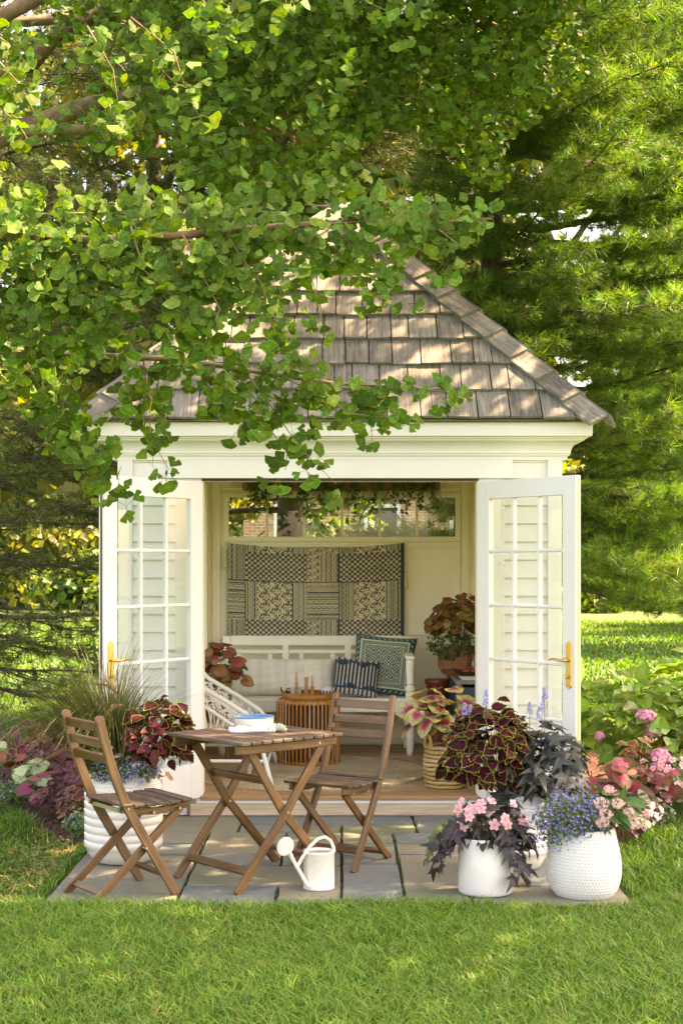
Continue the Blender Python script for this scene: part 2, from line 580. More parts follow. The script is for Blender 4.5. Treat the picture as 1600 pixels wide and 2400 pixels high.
# ------------------------------------------------------------------ plant materials
L_GINKGO = m_leaf('ginkgo_leaf_green', [(0, (.12, .20, .025)), (.5, (.058, .135, .016)), (.86, (.058, .135, .016)), (1, (.13, .24, .035))], .36, .6, .45, .022, nz=.06, spec=.18, trc=(1.35, 1.25, .45))
L_HYDR = m_leaf('hydrangea_green', [(0, (.15, .27, .035)), (1, (.095, .22, .03))], .35, .4, .3, .02)
L_CAL_OR = m_leaf('caladium_salmon', [(0, (.42, .07, .045)), (.55, (.44, .12, .07)), (.82, (.30, .13, .05)), (.93, (.06, .14, .03))], .25, .45, .3, .03, vein=((.40, .03, .03), 5, .10), nz=.22)
L_CAL_MAG = m_leaf('caladium_magenta', [(0, (.38, .012, .06)), (.35, (.40, .03, .09)), (.62, (.50, .33, .20)), (.85, (.52, .50, .22)), (1, (.32, .42, .10))], .25, .45, .2, .02, vein=((.36, .01, .05), 5, .12), nz=.3)
L_CAL_RED = m_leaf('caladium_red', [(0, (.42, .02, .045)), (.5, (.38, .06, .08)), (.8, (.22, .10, .07)), (.95, (.09, .12, .04))], .25, .45, .25, .03, vein=((.34, .01, .03), 5, .14), nz=.25)
L_CAL_WH = m_leaf('caladium_white', [(0, (.42, .48, .26)), (.8, (.46, .52, .30)), (1, (.12, .24, .05))], .25, .45, .25, .02, vein=((.10, .22, .05), 6, .12), nz=.3)
L_CAL_GOLD = m_leaf('caladium_rust', [(0, (.44, .36, .05)), (.25, (.34, .10, .035)), (.7, (.36, .12, .06)), (.92, (.10, .13, .03))], .25, .45, .35, .04, vein=((.42, .42, .06), 4, .12), nz=.25)
L_COLEUS = m_leaf('coleus_burgundy', [(0, (.085, .005, .014)), (.70, (.042, .003, .008)), (.88, (.045, .012, .012)), (.97, (.30, .32, .04))], .16, .65, .3, .03, nz=.07, spec=.15)
L_COLBED = m_leaf('coleus_red', [(0, (.16, .012, .02)), (.75, (.12, .012, .018)), (.95, (.34, .22, .04))], .2, .5, .3, .04, nz=.2)
L_HYPO = m_leaf('polka_dot_leaf', [(0, (.40, .03, .075)), (1, (.30, .03, .05))], .2, .5, .35, .02, spots=((.055, .02, .018), 22, .50), vein=((.06, .02, .02), 6, .14))
L_HYPOD = m_leaf('polka_dot_dark_leaf', [(0, (.16, .035, .04)), (1, (.07, .02, .022))], .2, .5, .35, .03, spots=((.30, .07, .09), 30, .60))
L_VINE = m_leaf('dark_vine_leaf', [(0, (.035, .022, .026)), (1, (.022, .017, .02))], .08, .42, .4, .02, spec=.5)
L_VINEG = m_leaf('smoky_vine_leaf', [(0, (.055, .062, .048)), (1, (.035, .042, .038))], .12, .42, .4, .02, spec=.5)
L_VINEGR = m_leaf('young_vine_leaf', [(0, (.10, .14, .03)), (1, (.06, .11, .03))], .2, .45, .3, .02)
L_IMPL = m_leaf('impatiens_leaf', [(0, (.07, .055, .035)), (.4, (.045, .075, .03)), (1, (.035, .06, .028))], .12, .4, .3, .02)
L_IMPB = m_leaf('bronze_leaf', [(0, (.08, .03, .03)), (.4, (.04, .032, .025)), (1, (.032, .03, .024))], .1, .4, .3, .03)
L_PENT = m_leaf('pentas_leaf', [(0, (.085, .17, .045)), (1, (.05, .12, .03))], .2, .45, .3, .02)
L_LOBL = m_leaf('lobelia_leaf', [(0, (.10, .15, .03)), (1, (.06, .11, .025))], .2, .5, .3, .03)
F_PINK = m_leaf('pink_petal', [(0, (.62, .10, .18)), (.3, (.80, .36, .42)), (1, (.84, .50, .53))], .3, .5, .12, .012, nz=.12, trc=(1, .9, .9))
F_PENT = m_leaf('pentas_petal', [(0, (.70, .30, .32)), (.4, (.86, .58, .56)), (1, (.88, .66, .63))], .3, .5, .10, .01, trc=(1, .95, .9))
F_HYD = m_leaf('hydrangea_petal', [(0, (.78, .46, .60)), (1, (.74, .30, .50))], .3, .5, .16, .015, trc=(1, .9, .95))
F_BLUE = m_leaf('lobelia_petal', [(0, (.62, .62, .80)), (.3, (.22, .24, .66)), (1, (.19, .21, .62))], .25, .5, .25, .03, trc=(.9, .9, 1.1))
F_LAV = m_leaf('salvia_petal', [(0, (.42, .38, .66)), (1, (.30, .28, .62))], .25, .5, .25, .02, trc=(.9, .9, 1.1))
F_CORAL = m_leaf('coral_petal', [(0, (.70, .40, .10)), (1, (.76, .32, .24))], .25, .5, .2, .02, trc=(1, .9, .8))
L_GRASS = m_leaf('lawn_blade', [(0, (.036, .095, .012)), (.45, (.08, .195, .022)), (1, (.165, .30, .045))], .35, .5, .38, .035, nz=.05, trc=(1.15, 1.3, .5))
L_FOUNT = m_leaf('fountain_grass_blade', [(0, (.09, .13, .035)), (.6, (.10, .13, .04)), (1, (.17, .10, .06))], .25, .5, .4, .06, nz=.05)
L_PLUME = m_leaf('fountain_plume', [(0, (.36, .20, .16)), (1, (.56, .38, .30))], .3, .7, .3, .02)
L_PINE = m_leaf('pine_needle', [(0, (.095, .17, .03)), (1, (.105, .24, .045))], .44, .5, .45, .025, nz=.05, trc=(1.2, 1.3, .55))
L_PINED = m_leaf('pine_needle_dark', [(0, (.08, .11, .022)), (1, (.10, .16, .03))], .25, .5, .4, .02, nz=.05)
L_FAR = m_leaf('far_foliage', [(0, (.12, .19, .03)), (1, (.085, .15, .022))], .35, .5, .5, .035, nz=.1, trc=(1.5, 1.4, .5))
L_FARY = m_leaf('far_foliage_yellow', [(0, (.20, .21, .035)), (1, (.14, .17, .025))], .35, .5, .5, .04, nz=.1, trc=(1.5, 1.4, .5))
L_IVY = m_leaf('ivy_leaf_green', [(0, (.055, .10, .025)), (.7, (.04, .075, .02)), (1, (.12, .15, .05))], .2, .45, .4, .03)

# ------------------------------------------------------------------ ground, lawn, beds
def ground_mat():
    m, nt, out = mk('lawn_soil')
    g = nd(nt, 'TexCoord').outputs['Object']
    n1 = noise(nt, g, 1.2, 5); n2 = noise(nt, g, 40, 4, .7)
    col = ramp(nt, n2, [(.3, (.018, .045, .008)), (.55, (.042, .095, .013)), (.75, (.075, .14, .02))])
    col = mixc(nt, math_(nt, 'MULTIPLY', n1, .5), col, (.085, .12, .025))
    finish(nt, out, col, .85, bump(nt, n2, .9, .03))
    return m
def mulch_mat():
    m, nt, out = mk('bark_mulch')
    g = nd(nt, 'TexCoord').outputs['Object']
    n2 = noise(nt, vscale(nt, g, (40, 70, 40)), 1.0, 6, .75)
    col = ramp(nt, n2, [(.32, (.025, .010, .007)), (.55, (.085, .03, .018)), (.75, (.17, .065, .035))])
    finish(nt, out, col, .95, bump(nt, n2, 1.0, .02))
    return m
gm = MB()
for i in range(24):
    for j in range(24):
        x0, x1 = -120 + i * 10, -110 + i * 10
        y0, y1 = -60 + j * 10, -50 + j * 10
        gm.add([(x0, y0, -.03), (x1, y0, -.03), (x1, y1, -.03), (x0, y1, -.03)], [(0, 1, 2, 3)])
GROUND = gm.build('lawn', ground_mat()); GROUND['kind'] = 'structure'

LEFT_BED = [(-1.47, -1.0), (-1.6, -.9), (-1.87, -.39), (-2.32, .4), (-3.0, 1.1), (-3.8, 2.2), (-3.9, 3.6), (-1.4, 3.6), (-1.4, -.03), (-1.47, -.03)]
RIGHT_BED = [(1.43, -1.25), (1.475, -1.08), (1.84, -.25), (2.45, .95), (3.1, 1.9), (3.5, 3.2), (1.4, 3.2), (1.4, -.03), (1.43, -.03)]
MULCH = mulch_mat()
for nm, poly in (('left_bed', LEFT_BED), ('right_bed', RIGHT_BED)):
    b = MB()
    n = len(poly)
    b.add([(x, y, -.012) for x, y in poly], [tuple(range(n))])
    o = b.build('mulch_bed', MULCH); o['kind'] = 'structure'

def in_poly(X, Y, poly):
    r = np.zeros(len(X), dtype=bool)
    n = len(poly)
    for i in range(n):
        x1, y1 = poly[i]; x2, y2 = poly[(i + 1) % n]
        c = ((y1 > Y) != (y2 > Y)) & (X < (x2 - x1) * (Y - y1) / (y2 - y1 + 1e-12) + x1)
        r ^= c
    return r

def lowfreq(X, Y, seed, s):
    q = np.random.default_rng(seed)
    out = np.zeros(len(X))
    for _ in range(6):
        a = q.random() * 6.28; f = s * (.6 + q.random())
        out += np.sin((X * math.cos(a) + Y * math.sin(a)) * f + q.random() * 6.28)
    return out / 6

def blades(X, Y, Z, H, W, lean, seed):
    q = np.random.default_rng(seed)
    n = len(X)
    yaw = q.random(n) * 2 * math.pi
    ly = q.random(n) * 2 * math.pi
    ln = lean * H * (0.3 + q.random(n))
    sx, sy = np.cos(yaw) * W / 2, np.sin(yaw) * W / 2
    lx, lyy = np.cos(ly) * ln, np.sin(ly) * ln
    V = np.zeros((n, 5, 3))
    V[:, 0] = np.stack([X - sx, Y - sy, Z], 1); V[:, 1] = np.stack([X + sx, Y + sy, Z], 1)
    V[:, 2] = np.stack([X - sx * .8 + lx * .35, Y - sy * .8 + lyy * .35, Z + H * .58], 1)
    V[:, 3] = np.stack([X + sx * .8 + lx * .35, Y + sy * .8 + lyy * .35, Z + H * .58], 1)
    V[:, 4] = np.stack([X + lx, Y + lyy, Z + H * (1 - .25 * lean)], 1)
    F = (np.array([(0, 1, 3), (0, 3, 2), (2, 3, 4)])[None] + (np.arange(n) * 5)[:, None, None]).reshape(-1, 3)
    L = np.zeros((n, 5, 3)); L[:, 2:4, 0] = .55; L[:, 4, 0] = 1; L[:, :, 2] = q.random(n)[:, None]
    G = V + 0
    return V.reshape(-1, 3), F, {'lf': L.reshape(-1, 3), 'gr': G.reshape(-1, 3)}

def grass_region(n, x0, x1, y0, y1, h, w, lean, seed, fmarg=.25, edge=0.0):
    q = np.random.default_rng(seed)
    X = x0 + q.random(n) * (x1 - x0); Y = y0 + q.random(n) * (y1 - y0)
    D = Y + 9.4
    keep = np.abs(X) < .2364 * D + fmarg
    keep &= ~((X > -1.455 + edge) & (X < 1.42 - edge) & (Y > -2.585 + edge) & (Y < 0))
    keep &= ~((X > -1.5) & (X < 1.5) & (Y > -.06) & (Y < 2.85))
    keep &= ~in_poly(X + lowfreq(X, Y, 5, 9) * .03, Y, LEFT_BED) & ~in_poly(X + lowfreq(X, Y, 6, 9) * .03, Y, RIGHT_BED)
    X, Y = X[keep], Y[keep]
    lf = lowfreq(X, Y, 3, 5)
    H = h * (.55 + .6 * q.random(len(X))) * (1 + .30 * lf)
    worn = np.clip(1.2 - np.abs(X + 1.75) / .35, 0, 1) * ((Y > -2.6) & (Y < -.4))   # trodden strip beside the paving
    H *= 1 - .5 * worn
    return blades(X, Y, np.full(len(X), -.03), H, w * (.7 + .6 * q.random(len(X))), lean, seed + 1)

def join_tri(parts):
    V, F, A = [], [], {}
    o = 0
    for v, f, a in parts:
        V.append(v); F.append(f + o); o += len(v)
        for k in a: A.setdefault(k, []).append(a[k])
    return np.concatenate(V), np.concatenate(F), {k: np.concatenate(x) for k, x in A.items()}

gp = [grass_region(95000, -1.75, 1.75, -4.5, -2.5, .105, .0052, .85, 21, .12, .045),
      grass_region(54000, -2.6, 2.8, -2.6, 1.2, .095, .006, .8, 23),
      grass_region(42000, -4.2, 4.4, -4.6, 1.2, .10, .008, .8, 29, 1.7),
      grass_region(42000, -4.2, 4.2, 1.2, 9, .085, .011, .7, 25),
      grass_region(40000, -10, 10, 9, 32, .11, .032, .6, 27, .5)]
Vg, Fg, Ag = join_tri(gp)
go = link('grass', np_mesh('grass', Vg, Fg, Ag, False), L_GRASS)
tag(go, 'long green grass blades of the lawn', 'grass', kind='stuff')
# paler and dry blades here and there in the lawn
q = np.random.default_rng(77); n = 2600
X = -1.75 + q.random(n) * 3.6; Y = -4.5 + q.random(n) * 2.0
k = ~((X > -1.455) & (X < 1.42) & (Y > -2.585)); X, Y = X[k], Y[k]
V_, F_, A_ = blades(X, Y, np.full(len(X), -.02), .05 + .06 * q.random(len(X)), .003 + .002 * q.random(len(X)), 1.4, 78)
DRYB = m_leaf('dry_blade', [(0, (.20, .20, .06)), (1, (.36, .30, .13))], .2, .7, .35, .03)
o = link('dry_grass', np_mesh('dry_grass', V_, F_, A_), DRYB); tag(o, 'dry straw coloured blades among the green lawn', 'grass', kind='stuff')
# straw and clippings worn into the strip left of the paving
q = np.random.default_rng(91)
n = 900
X = -1.5 - np.abs(q.normal(0, .22, n)); Y = -2.5 + q.random(n) * 2.2
keep = ~in_poly(X, Y, LEFT_BED); X, Y = X[keep], Y[keep]
D_ = np.stack([q.normal(0, 1, len(X)), q.normal(0, 1, len(X)), q.normal(.15, .25, len(X))], 1)
T_ST = (np.array([(0, -.03, 0), (1, 0, 0), (0, .03, 0)], dtype=np.float32), np.array([(0, 1, 2)], dtype=np.int32), np.zeros((3, 3), dtype=np.float32))
STRAW = m_leaf('dry_straw', [(0, (.42, .30, .12)), (1, (.30, .19, .08))], .1, .8, .4, .03)
so = inst('straw', T_ST, frames_np(D_, np.tile([0, 0, 1.0], (len(X), 1)), .05 + .05 * q.random(len(X))), np.stack([X, Y, np.full(len(X), .0)], 1), STRAW)
tag(so, 'dry straw clippings on the worn grass beside the paving', 'straw')
# mulch chips
q = np.random.default_rng(92)
n = 9000
X = np.where(q.random(n) < .5, -4 + q.random(n) * 2.6, 1.4 + q.random(n) * 2.0); Y = -1.3 + q.random(n) * 4.8
keep = in_poly(X, Y, LEFT_BED) | in_poly(X, Y, RIGHT_BED); X, Y = X[keep], Y[keep]
D_ = np.stack([q.normal(0, 1, len(X)), q.normal(0, 1, len(X)), q.normal(.1, .3, len(X))], 1)
MCHIP = m_leaf('mulch_chip', [(0, (.10, .035, .02)), (1, (.07, .022, .014))], 0, .9, .6, .03)
T_CH = (np.array([(0, -.12, 0), (1, -.08, 0), (1, .1, 0), (0, .12, 0)], dtype=np.float32), np.array([(0, 1, 2), (0, 2, 3)], dtype=np.int32), np.zeros((4, 3), dtype=np.float32))
so = inst('mulch', T_CH, frames_np(D_, np.tile([0, 0, 1.0], (len(X), 1)), .03 + .04 * q.random(len(X))), np.stack([X, Y, np.full(len(X), -.004)], 1), MCHIP, smooth=False)
tag(so, 'shredded dark red bark mulch on the flower beds', 'mulch')

# ------------------------------------------------------------------ bluestone paving
def stone_mat():
    m, nt, out = mk('bluestone')
    oi = nd(nt, 'ObjectInfo').outputs['Random']
    g0 = nd(nt, 'TexCoord').outputs['Object']
    g = nd(nt, 'VectorMath', {0: g0, 1: nd(nt, 'CombineXYZ', {0: math_(nt, 'MULTIPLY', oi, 40.0), 1: math_(nt, 'MULTIPLY', oi, 23.0), 2: 0.0}).outputs[0]}, operation='ADD').outputs[0]
    base = ramp(nt, oi, [(0, (.12, .16, .165)), (.18, (.175, .185, .115)), (.36, (.10, .135, .15)), (.55, (.215, .195, .13)), (.68, (.14, .165, .17)), (.82, (.16, .17, .09)), (.92, (.15, .165, .155))], 'CONSTANT')
    n1 = noise(nt, g, 3.5, 6, .6, .8)
    n2 = noise(nt, g, 30, 6, .65)
    col = mixc(nt, ramp(nt, n1, [(.35, (0, 0, 0)), (.7, (.8, .8, .8))]), base, (.20, .20, .175))
    col = mixc(nt, ramp(nt, n2, [(.45, (0, 0, 0)), (.75, (.45, .45, .45))]), col, (.085, .095, .095))
    st = math_(nt, 'GREATER_THAN', noise(nt, g, 9, 5, .7), .66)
    col = mixc(nt, math_(nt, 'MULTIPLY', st, .3), col, (.33, .25, .13))
    # cleft layers: stepped ridges
    lay = nd(nt, 'MapRange', {0: noise(nt, g, 2.6, 7, .6, 1.2), 1: .3, 2: .7, 3: 0.0, 4: 5.0}, interpolation_type='LINEAR').outputs[0]
    step = math_(nt, 'ADD', math_(nt, 'FLOOR', lay), math_(nt, 'POWER', math_(nt, 'FRACT', lay), 6.0))
    h = math_(nt, 'ADD', math_(nt, 'MULTIPLY', step, .5), math_(nt, 'MULTIPLY', n2, .35))
    finish(nt, out, col, .62, bump(nt, h, .55, .006), **{'Specular IOR Level': .4})
    return m
STONE = stone_mat()
pm = MB()
pm.box((-.018, -1.3, -.035), (2.86, 2.55, .03))
JOINT = m_plain('mossy_joint', (.045, .038, .024), .95)
patio = pm.build('patio', JOINT); patio['kind'] = 'structure'
SLABS = [(-1.445, -.80, 6.83, 7.48), (-.80, -.32, 6.83, 7.33), (-.32, .63, 6.83, 7.01), (.63, 1.41, 6.83, 7.30),
         (-.32, 0, 7.01, 7.33), (0, .31, 7.01, 7.84), (.31, .63, 7.01, 7.34), (-.80, 0, 7.33, 7.80), (-1.445, -.80, 7.48, 8.10),
         (.31, .95, 7.34, 8.10), (.95, 1.41, 7.30, 8.10), (.63, .95, 7.30, 7.34), (-.80, -.33, 7.80, 8.10), (-.33, 0, 7.80, 8.30), (0, .31, 7.84, 8.42),
         (-.80, -.33, 8.10, 8.78), (-1.445, -.80, 8.10, 8.42), (-1.445, -.80, 8.42, 8.78), (-.33, 0, 8.30, 8.78),
         (-1.445, -.63, 8.78, 9.355), (-.63, -.22, 8.78, 9.03), (-.22, 0, 8.78, 9.03), (-.63, .46, 9.03, 9.355),
         (0, .31, 8.42, 8.75), (0, .46, 8.75, 9.03), (.46, 1.41, 8.75, 9.355), (.31, 1.41, 8.42, 8.75), (.31, .93, 8.10, 8.42), (.93, 1.41, 8.10, 8.42)]
for (x0, x1, d0, d1) in SLABS:
    if d1 - d0 < .1: continue
    y0, y1 = d0 - 9.4, d1 - 9.4
    j = lambda a=.004: RD.uniform(-a, a)
    gx, gy = .008, .013
    # irregular outline with several points per side
    out_ = []
    cs = [(x0 + gx, y0 + gy), (x1 - gx, y0 + gy), (x1 - gx, y1 - gy), (x0 + gx, y1 - gy)]
    cx, cy = (x0 + x1) / 2, (y0 + y1) / 2
    for k in range(4):
        a, b = cs[k], cs[(k + 1) % 4]
        for t in (0, .25, .5, .75):
            out_.append((a[0] + (b[0] - a[0]) * t + j() - cx, a[1] + (b[1] - a[1]) * t + j() - cy))
    n = len(out_)
    zt = RD.uniform(-.002, .002)
    V = [(x * .985, y * .985, zt + RD.uniform(-.0012, .0012)) for x, y in out_] + [(x, y, zt - .007) for x, y in out_] + [(x, y, -.035) for x, y in out_] + [(0, 0, zt)]
    F = [(i, (i + 1) % n, 3 * n) for i in range(n)]
    for i in range(n):
        i2 = (i + 1) % n
        F += [(n + i, n + i2, i2, i), (2 * n + i, 2 * n + i2, n + i2, n + i)]
    o = MB().add(V, F).build('flagstone', STONE, patio)
    o.location = (cx, cy, 0)
# moss tufts in the joints
q = np.random.default_rng(95)
JX, JY = [], []
for (x0, x1, d0, d1) in SLABS:
    m_ = int(40 * (d1 - d0))
    JX += list(x0 + q.normal(0, .004, m_)); JY += list(d0 - 9.4 + q.random(m_) * (d1 - d0))
JX, JY = np.array(JX), np.array(JY)
k = (JX > -1.43)
V, F, A = blades(JX[k], JY[k], np.full(k.sum(), -.018), .010 + .018 * q.random(k.sum()), np.full(k.sum(), .004), .8, 96)
o = link('moss', np_mesh('moss', V, F, A), L_GRASS, patio); o['kind'] = 'stuff'

# ------------------------------------------------------------------ the garden shed
FZ = .13                                        # floor level
shed = thing('garden_shed', 'white garden shed with cedar shingle hip roof and open glazed double doors', 'garden shed', (-.01, 0, 0))
W, YB = 1.44, 2.75
w = MB()
for s in (-1, 1):                               # front wall beside the doors
    w.box((s * 1.17, .075, 1.24), (.54, .09, 2.42))
w.box((0, .075, 2.31), (1.80, .09, .28))
w.build('front_wall', CREAM, shed)
b = MB()                                        # back wall round the transom window
WX0, WX1, WZ0, WZ1 = -.97, 1.0, 1.815, 2.226
b.box(((WX0 - 1.44) / 2, 2.68, 1.24), (WX0 + 1.44, .12, 2.42)); b.box(((WX1 + 1.44) / 2, 2.68, 1.24), (1.44 - WX1, .12, 2.42))
b.box(((WX0 + WX1) / 2, 2.68, WZ0 / 2 + .015), (WX1 - WX0, .12, WZ0 - .03)); b.box(((WX0 + WX1) / 2, 2.68, (WZ1 + 2.45) / 2), (WX1 - WX0, .12, 2.45 - WZ1))
b.build('back_wall', CREAM, shed)
sw = MB()
sw.box((1.265, 1.79, 1.24), (.34, 1.66, 2.42)); sw.box((1.265, .14, 1.24), (.34, .04, 2.42))
sw.box((1.265, .56, .47), (.34, .80, .88)); sw.box((1.265, .56, 2.36), (.34, .80, .18))
sw.build('side_wall', CREAM, shed)
wf = MB()  # unseen window added so sunlight brightens the interior
for z in (.935, 2.245): wf.box((1.38, .56, z), (.05, .80, .05))
for y in (.185, .56, .935): wf.box((1.381, y, 1.59), (.05, .05, 1.26))
f_ = wf.build('added_side_window', WHITE, shed)
MB().box((1.38, .56, 1.59), (.006, .74, 1.26)).build('pane', GLASS, f_)
sw = MB(); s = -1
sw.box((s * 1.265, .21, 1.24), (.34, .18, 2.42)); sw.box((s * 1.265, 2.56, 1.24), (.34, .12, 2.42))
sw.box((s * 1.265, 1.40, .42), (.34, 2.2, .78)); sw.box((s * 1.265, 1.40, 2.37), (.34, 2.2, .16))
sw.build('side_wall', CREAM, shed)
wf = MB()  # unseen opening, made large to bring more light inside
for z in (.835, 2.265): wf.box((s * 1.38, 1.40, z), (.05, 2.2, .05))
for y in (.325, 1.04, 1.76, 2.475): wf.box((s * 1.381, y, 1.55), (.05, .05, 1.38))
f_ = wf.build('added_side_window', WHITE, shed)
MB().box((s * 1.38, 1.40, 1.55), (.006, 2.1, 1.38)).build('pane', GLASS, f_)
MB().box((0, 1.37, 2.435), (2.86, 2.6, .02)).build('inner_ceiling', CREAM, shed)
MB().box((0, 1.36, .045), (2.84, 2.74, .10)).build('floor_frame', STEPW, shed)
y = .06
k = 0
while y < 2.6:
    MB().box((0, y + .067, FZ - .017), (2.16, .131, .034), ch=.004).build('floor_plank', DECK, shed); y += .134
MB().box((0, -.006, FZ - .014), (1.80, .128, .028), ch=.004).build('floor_plank', DECK, shed)
MB().box((0, -.012, .0955), (1.86, .10, .034), ch=.003).build('door_sill', WHITE, shed)
MB().box((.01, -.028, .0385), (1.96, .06, .076), ch=.004).build('step_board', STEPW, shed)
for s in (-1, 1):
    MB().box((s * 1.215, -.004, .06), (.45, .06, .12), ch=.003).build('base_board', WHITE, shed)
    MB().box((s * .985, .015, 1.16), (.17, .03, 2.06), ch=.003).build('door_casing', WHITE, shed)
    MB().box((s * 1.395, .0125, 1.222), (.09, .045, 2.204), ch=.003).build('corner_board', WHITE, shed)
    MB().box((s * 1.4425, .08, 1.222), (.005, .09, 2.204)).build('corner_board', WHITE, shed)
    for i in range(18):
        z0 = .125 + i * .118
        h = min(.128, 2.19 - z0)
        V = [(s * 1.070, .0285, z0 + h), (s * 1.350, .0285, z0 + h), (s * 1.350, .006, z0), (s * 1.070, .006, z0), (s * 1.070, .03, z0), (s * 1.350, .03, z0)]
        F = [(0, 1, 2, 3), (3, 2, 5, 4)] if s < 0 else [(3, 2, 1, 0), (4, 5, 2, 3)]
        MB().add(V, F).build('clapboard', WHITE, shed)
    MB().box((s * .897, .068, 1.15), (.012, .12, 2.04)).build('door_jamb', CREAM, shed)
MB().box((0, .064, 2.178), (1.80, .11, .014)).build('door_head', DARKM, shed)
MB().box((0, -.004, 2.252), (2.24, .05, .130), ch=.003).build('frieze', WHITE, shed)
for s in (-1, 1):
    MB().box((s * 1.232, .012, 2.252), (.224, .030, .128)).build('frieze_panel', WHITE, shed)
    MB().box((s * 1.232, -.007, 2.30), (.222, .014, .02), ch=.003).build('frieze_trim', WHITE, shed)
    MB().box((s * 1.393, -.004, 2.252), (.097, .05, .130), ch=.003).build('frieze_block', WHITE, shed)

def perimeter(prof, name, m):
    """moulding profile (outward, z) swept round the four sides with mitred corners"""
    mb = MB()
    P = prof
    V = []
    for (o, z) in P:
        V += [(-W - o, -o, z), (W + o, -o, z), (W + o, YB + o, z), (-W - o, YB + o, z)]
    F = []
    for i in range(len(P) - 1):
        for k in range(4):
            k2 = (k + 1) % 4
            F.append((i * 4 + k, i * 4 + k2, (i + 1) * 4 + k2, (i + 1) * 4 + k))
    mb.add(V, F)
    return mb.build(name, m, shed)
perimeter([(-.02, 2.305), (.032, 2.305), (.034, 2.330), (.046, 2.332), (.050, 2.345)], 'bed_moulding', WHITE)
cv = [(.046, 2.345)] + [(.052 + .072 * (1 - math.cos(t)), 2.347 + .075 * math.sin(t)) for t in arc_ang(7, 0, 1.5)] + [(.126, 2.424), (.130, 2.434), (.142, 2.436), (.144, 2.450)]
perimeter(cv, 'crown_moulding', WHITE)
perimeter([(.140, 2.450), (.172, 2.450), (.174, 2.536), (-.1, 2.538)], 'fascia', WHITE)

# roof: sheathing, shingles one by one on the front, joined on the other sides, hip boards, finial
EV, RZ0, RZ1 = .22, 2.548, 4.31
YC = YB / 2
ap = Vector((0, YC, RZ1))
cor = [Vector((-W - EV, -EV, RZ0)), Vector((W + EV, -EV, RZ0)), Vector((W + EV, YB + EV, RZ0)), Vector((-W - EV, YB + EV, RZ0))]
rm = MB()
rm.add([c + Vector((0, 0, -.008)) for c in cor] + [ap + Vector((0, 0, -.02))], [(0, 1, 4), (1, 2, 4), (2, 3, 4), (3, 0, 4), (3, 2, 1, 0)])
roof = rm.build('roof', SHAKE, shed)
def roof_face(a, b, single):
    o = (a + b) / 2
    X = (b - a).normalized(); half = (b - a).length / 2
    up = ap - o; L = up.length; U = up.normalized(); N = X.cross(U)
    joined = MB()
    expo = .258
    k = 0
    while k * expo < L - .05:
        s0 = k * expo
        hw0 = half * (1 - s0 / L)
        xs = -hw0 - RD.uniform(0, .1)
        while xs < hw0:
            wd = RD.uniform(.115, .215)
            x0, x1 = xs + .0042, xs + wd - .0042
            xs += wd
            sb = s0 + RD.uniform(-.008, .008) - (.012 if k == 0 else 0)
            st = min(s0 + expo * 1.22, L - .01)
            lim0, lim1 = half * (1 - max(sb, 0) / L) + .006, half * (1 - st / L)
            a0, a1 = max(x0, -lim0), min(x1, lim0)
            t0, t1 = max(x0, -lim1), min(x1, lim1)
            if a1 - a0 < .02: continue
            if t1 < t0: t0 = t1 = (lim1 if x0 > 0 else -lim1)
            tk = RD.uniform(.015, .024); lift = .018 + RD.uniform(0, .006)
            sk = RD.uniform(-.004, .004)
            cx, cs = (a0 + a1) / 2, sb
            def P(x, s, n): return X * (x - cx) + U * (s - cs) + N * n
            V = [P(a0, sb + sk, lift), P(a1, sb - sk, lift), P(t1, st, .004), P(t0, st, .004), P(a0, sb + sk, lift + tk), P(a1, sb - sk, lift + tk), P(t1, st, .010), P(t0, st, .010)]
            F = [(4, 5, 6, 7), (0, 1, 5, 4), (1, 2, 6, 5), (2, 3, 7, 6), (3, 0, 4, 7)]
            ro = (RD.random() * 9, RD.random() * 9)
            G = [(s_, x_ + ro[0], n_ + ro[1]) for (x_, s_, n_) in ((a0, sb, 0), (a1, sb, 0), (t1, st, 0), (t0, st, 0), (a0, sb, .02), (a1, sb, .02), (t1, st, .01), (t0, st, .01))]
            c = o + X * cx + U * cs
            if single:
                ob = MB().add(V, F, G).build('shingle', SHAKE, roof); ob.location = c
            else:
                joined.add([v + c for v in V], F, G)
        k += 1
    if not single: joined.build('shingles', SHAKE, roof, 'stuff')
roof_face(cor[0], cor[1], True)
roof_face(cor[1], cor[2], False); roof_face(cor[2], cor[3], False); roof_face(cor[3], cor[0], False)
def hip(c, face_pts):
    H = (ap - c); L = H.length; H.normalize()
    for (a, b) in face_pts:
        X = (b - a).normalized(); o = (a + b) / 2
        U = (ap - o).normalized(); N = X.cross(U)
        I = N.cross(H)
        if I.dot(o - c) < 0: I = -I
        s = -.03
        while s < L - .22:
            wd, tk = .135, .024
            c0 = c + H * s
            lift0, lift1 = .062, .036
            V = []
            for (t, li) in ((0, lift0), (.335, lift1)):
                for (i_, n_) in ((-.012, 0), (wd, 0), (wd, tk), (-.012, tk)):
                    V.append(H * t + I * i_ + N * (li + n_ - tk))
            F = [(0, 1, 2, 3), (7, 6, 5, 4), (3, 2, 6, 7), (1, 5, 6, 2), (0, 3, 7, 4), (0, 4, 5, 1)]
            G = [(v.dot(H) + s, v.dot(I) + s * 3, v.dot(N)) for v in V]
            if N.cross(H).dot(I) < 0: F = [tuple(reversed(f)) for f in F]
            ob = MB().add(V, F, G).build('hip_shingle', SHAKE, roof); ob.location = c0
            s += .262
hip(cor[0], [(cor[0], cor[1]), (cor[3], cor[0])])
hip(cor[1], [(cor[0], cor[1]), (cor[1], cor[2])])
MB().lathe([(0, -.16), (.085, -.13), (.05, -.03), (.03, 0), (.05, .02), (.075, .055), (.075, .085), (.05, .12), (.015, .14), (0, .142)], 20, (0, YC, RZ1)).build('finial', CREAM, roof)

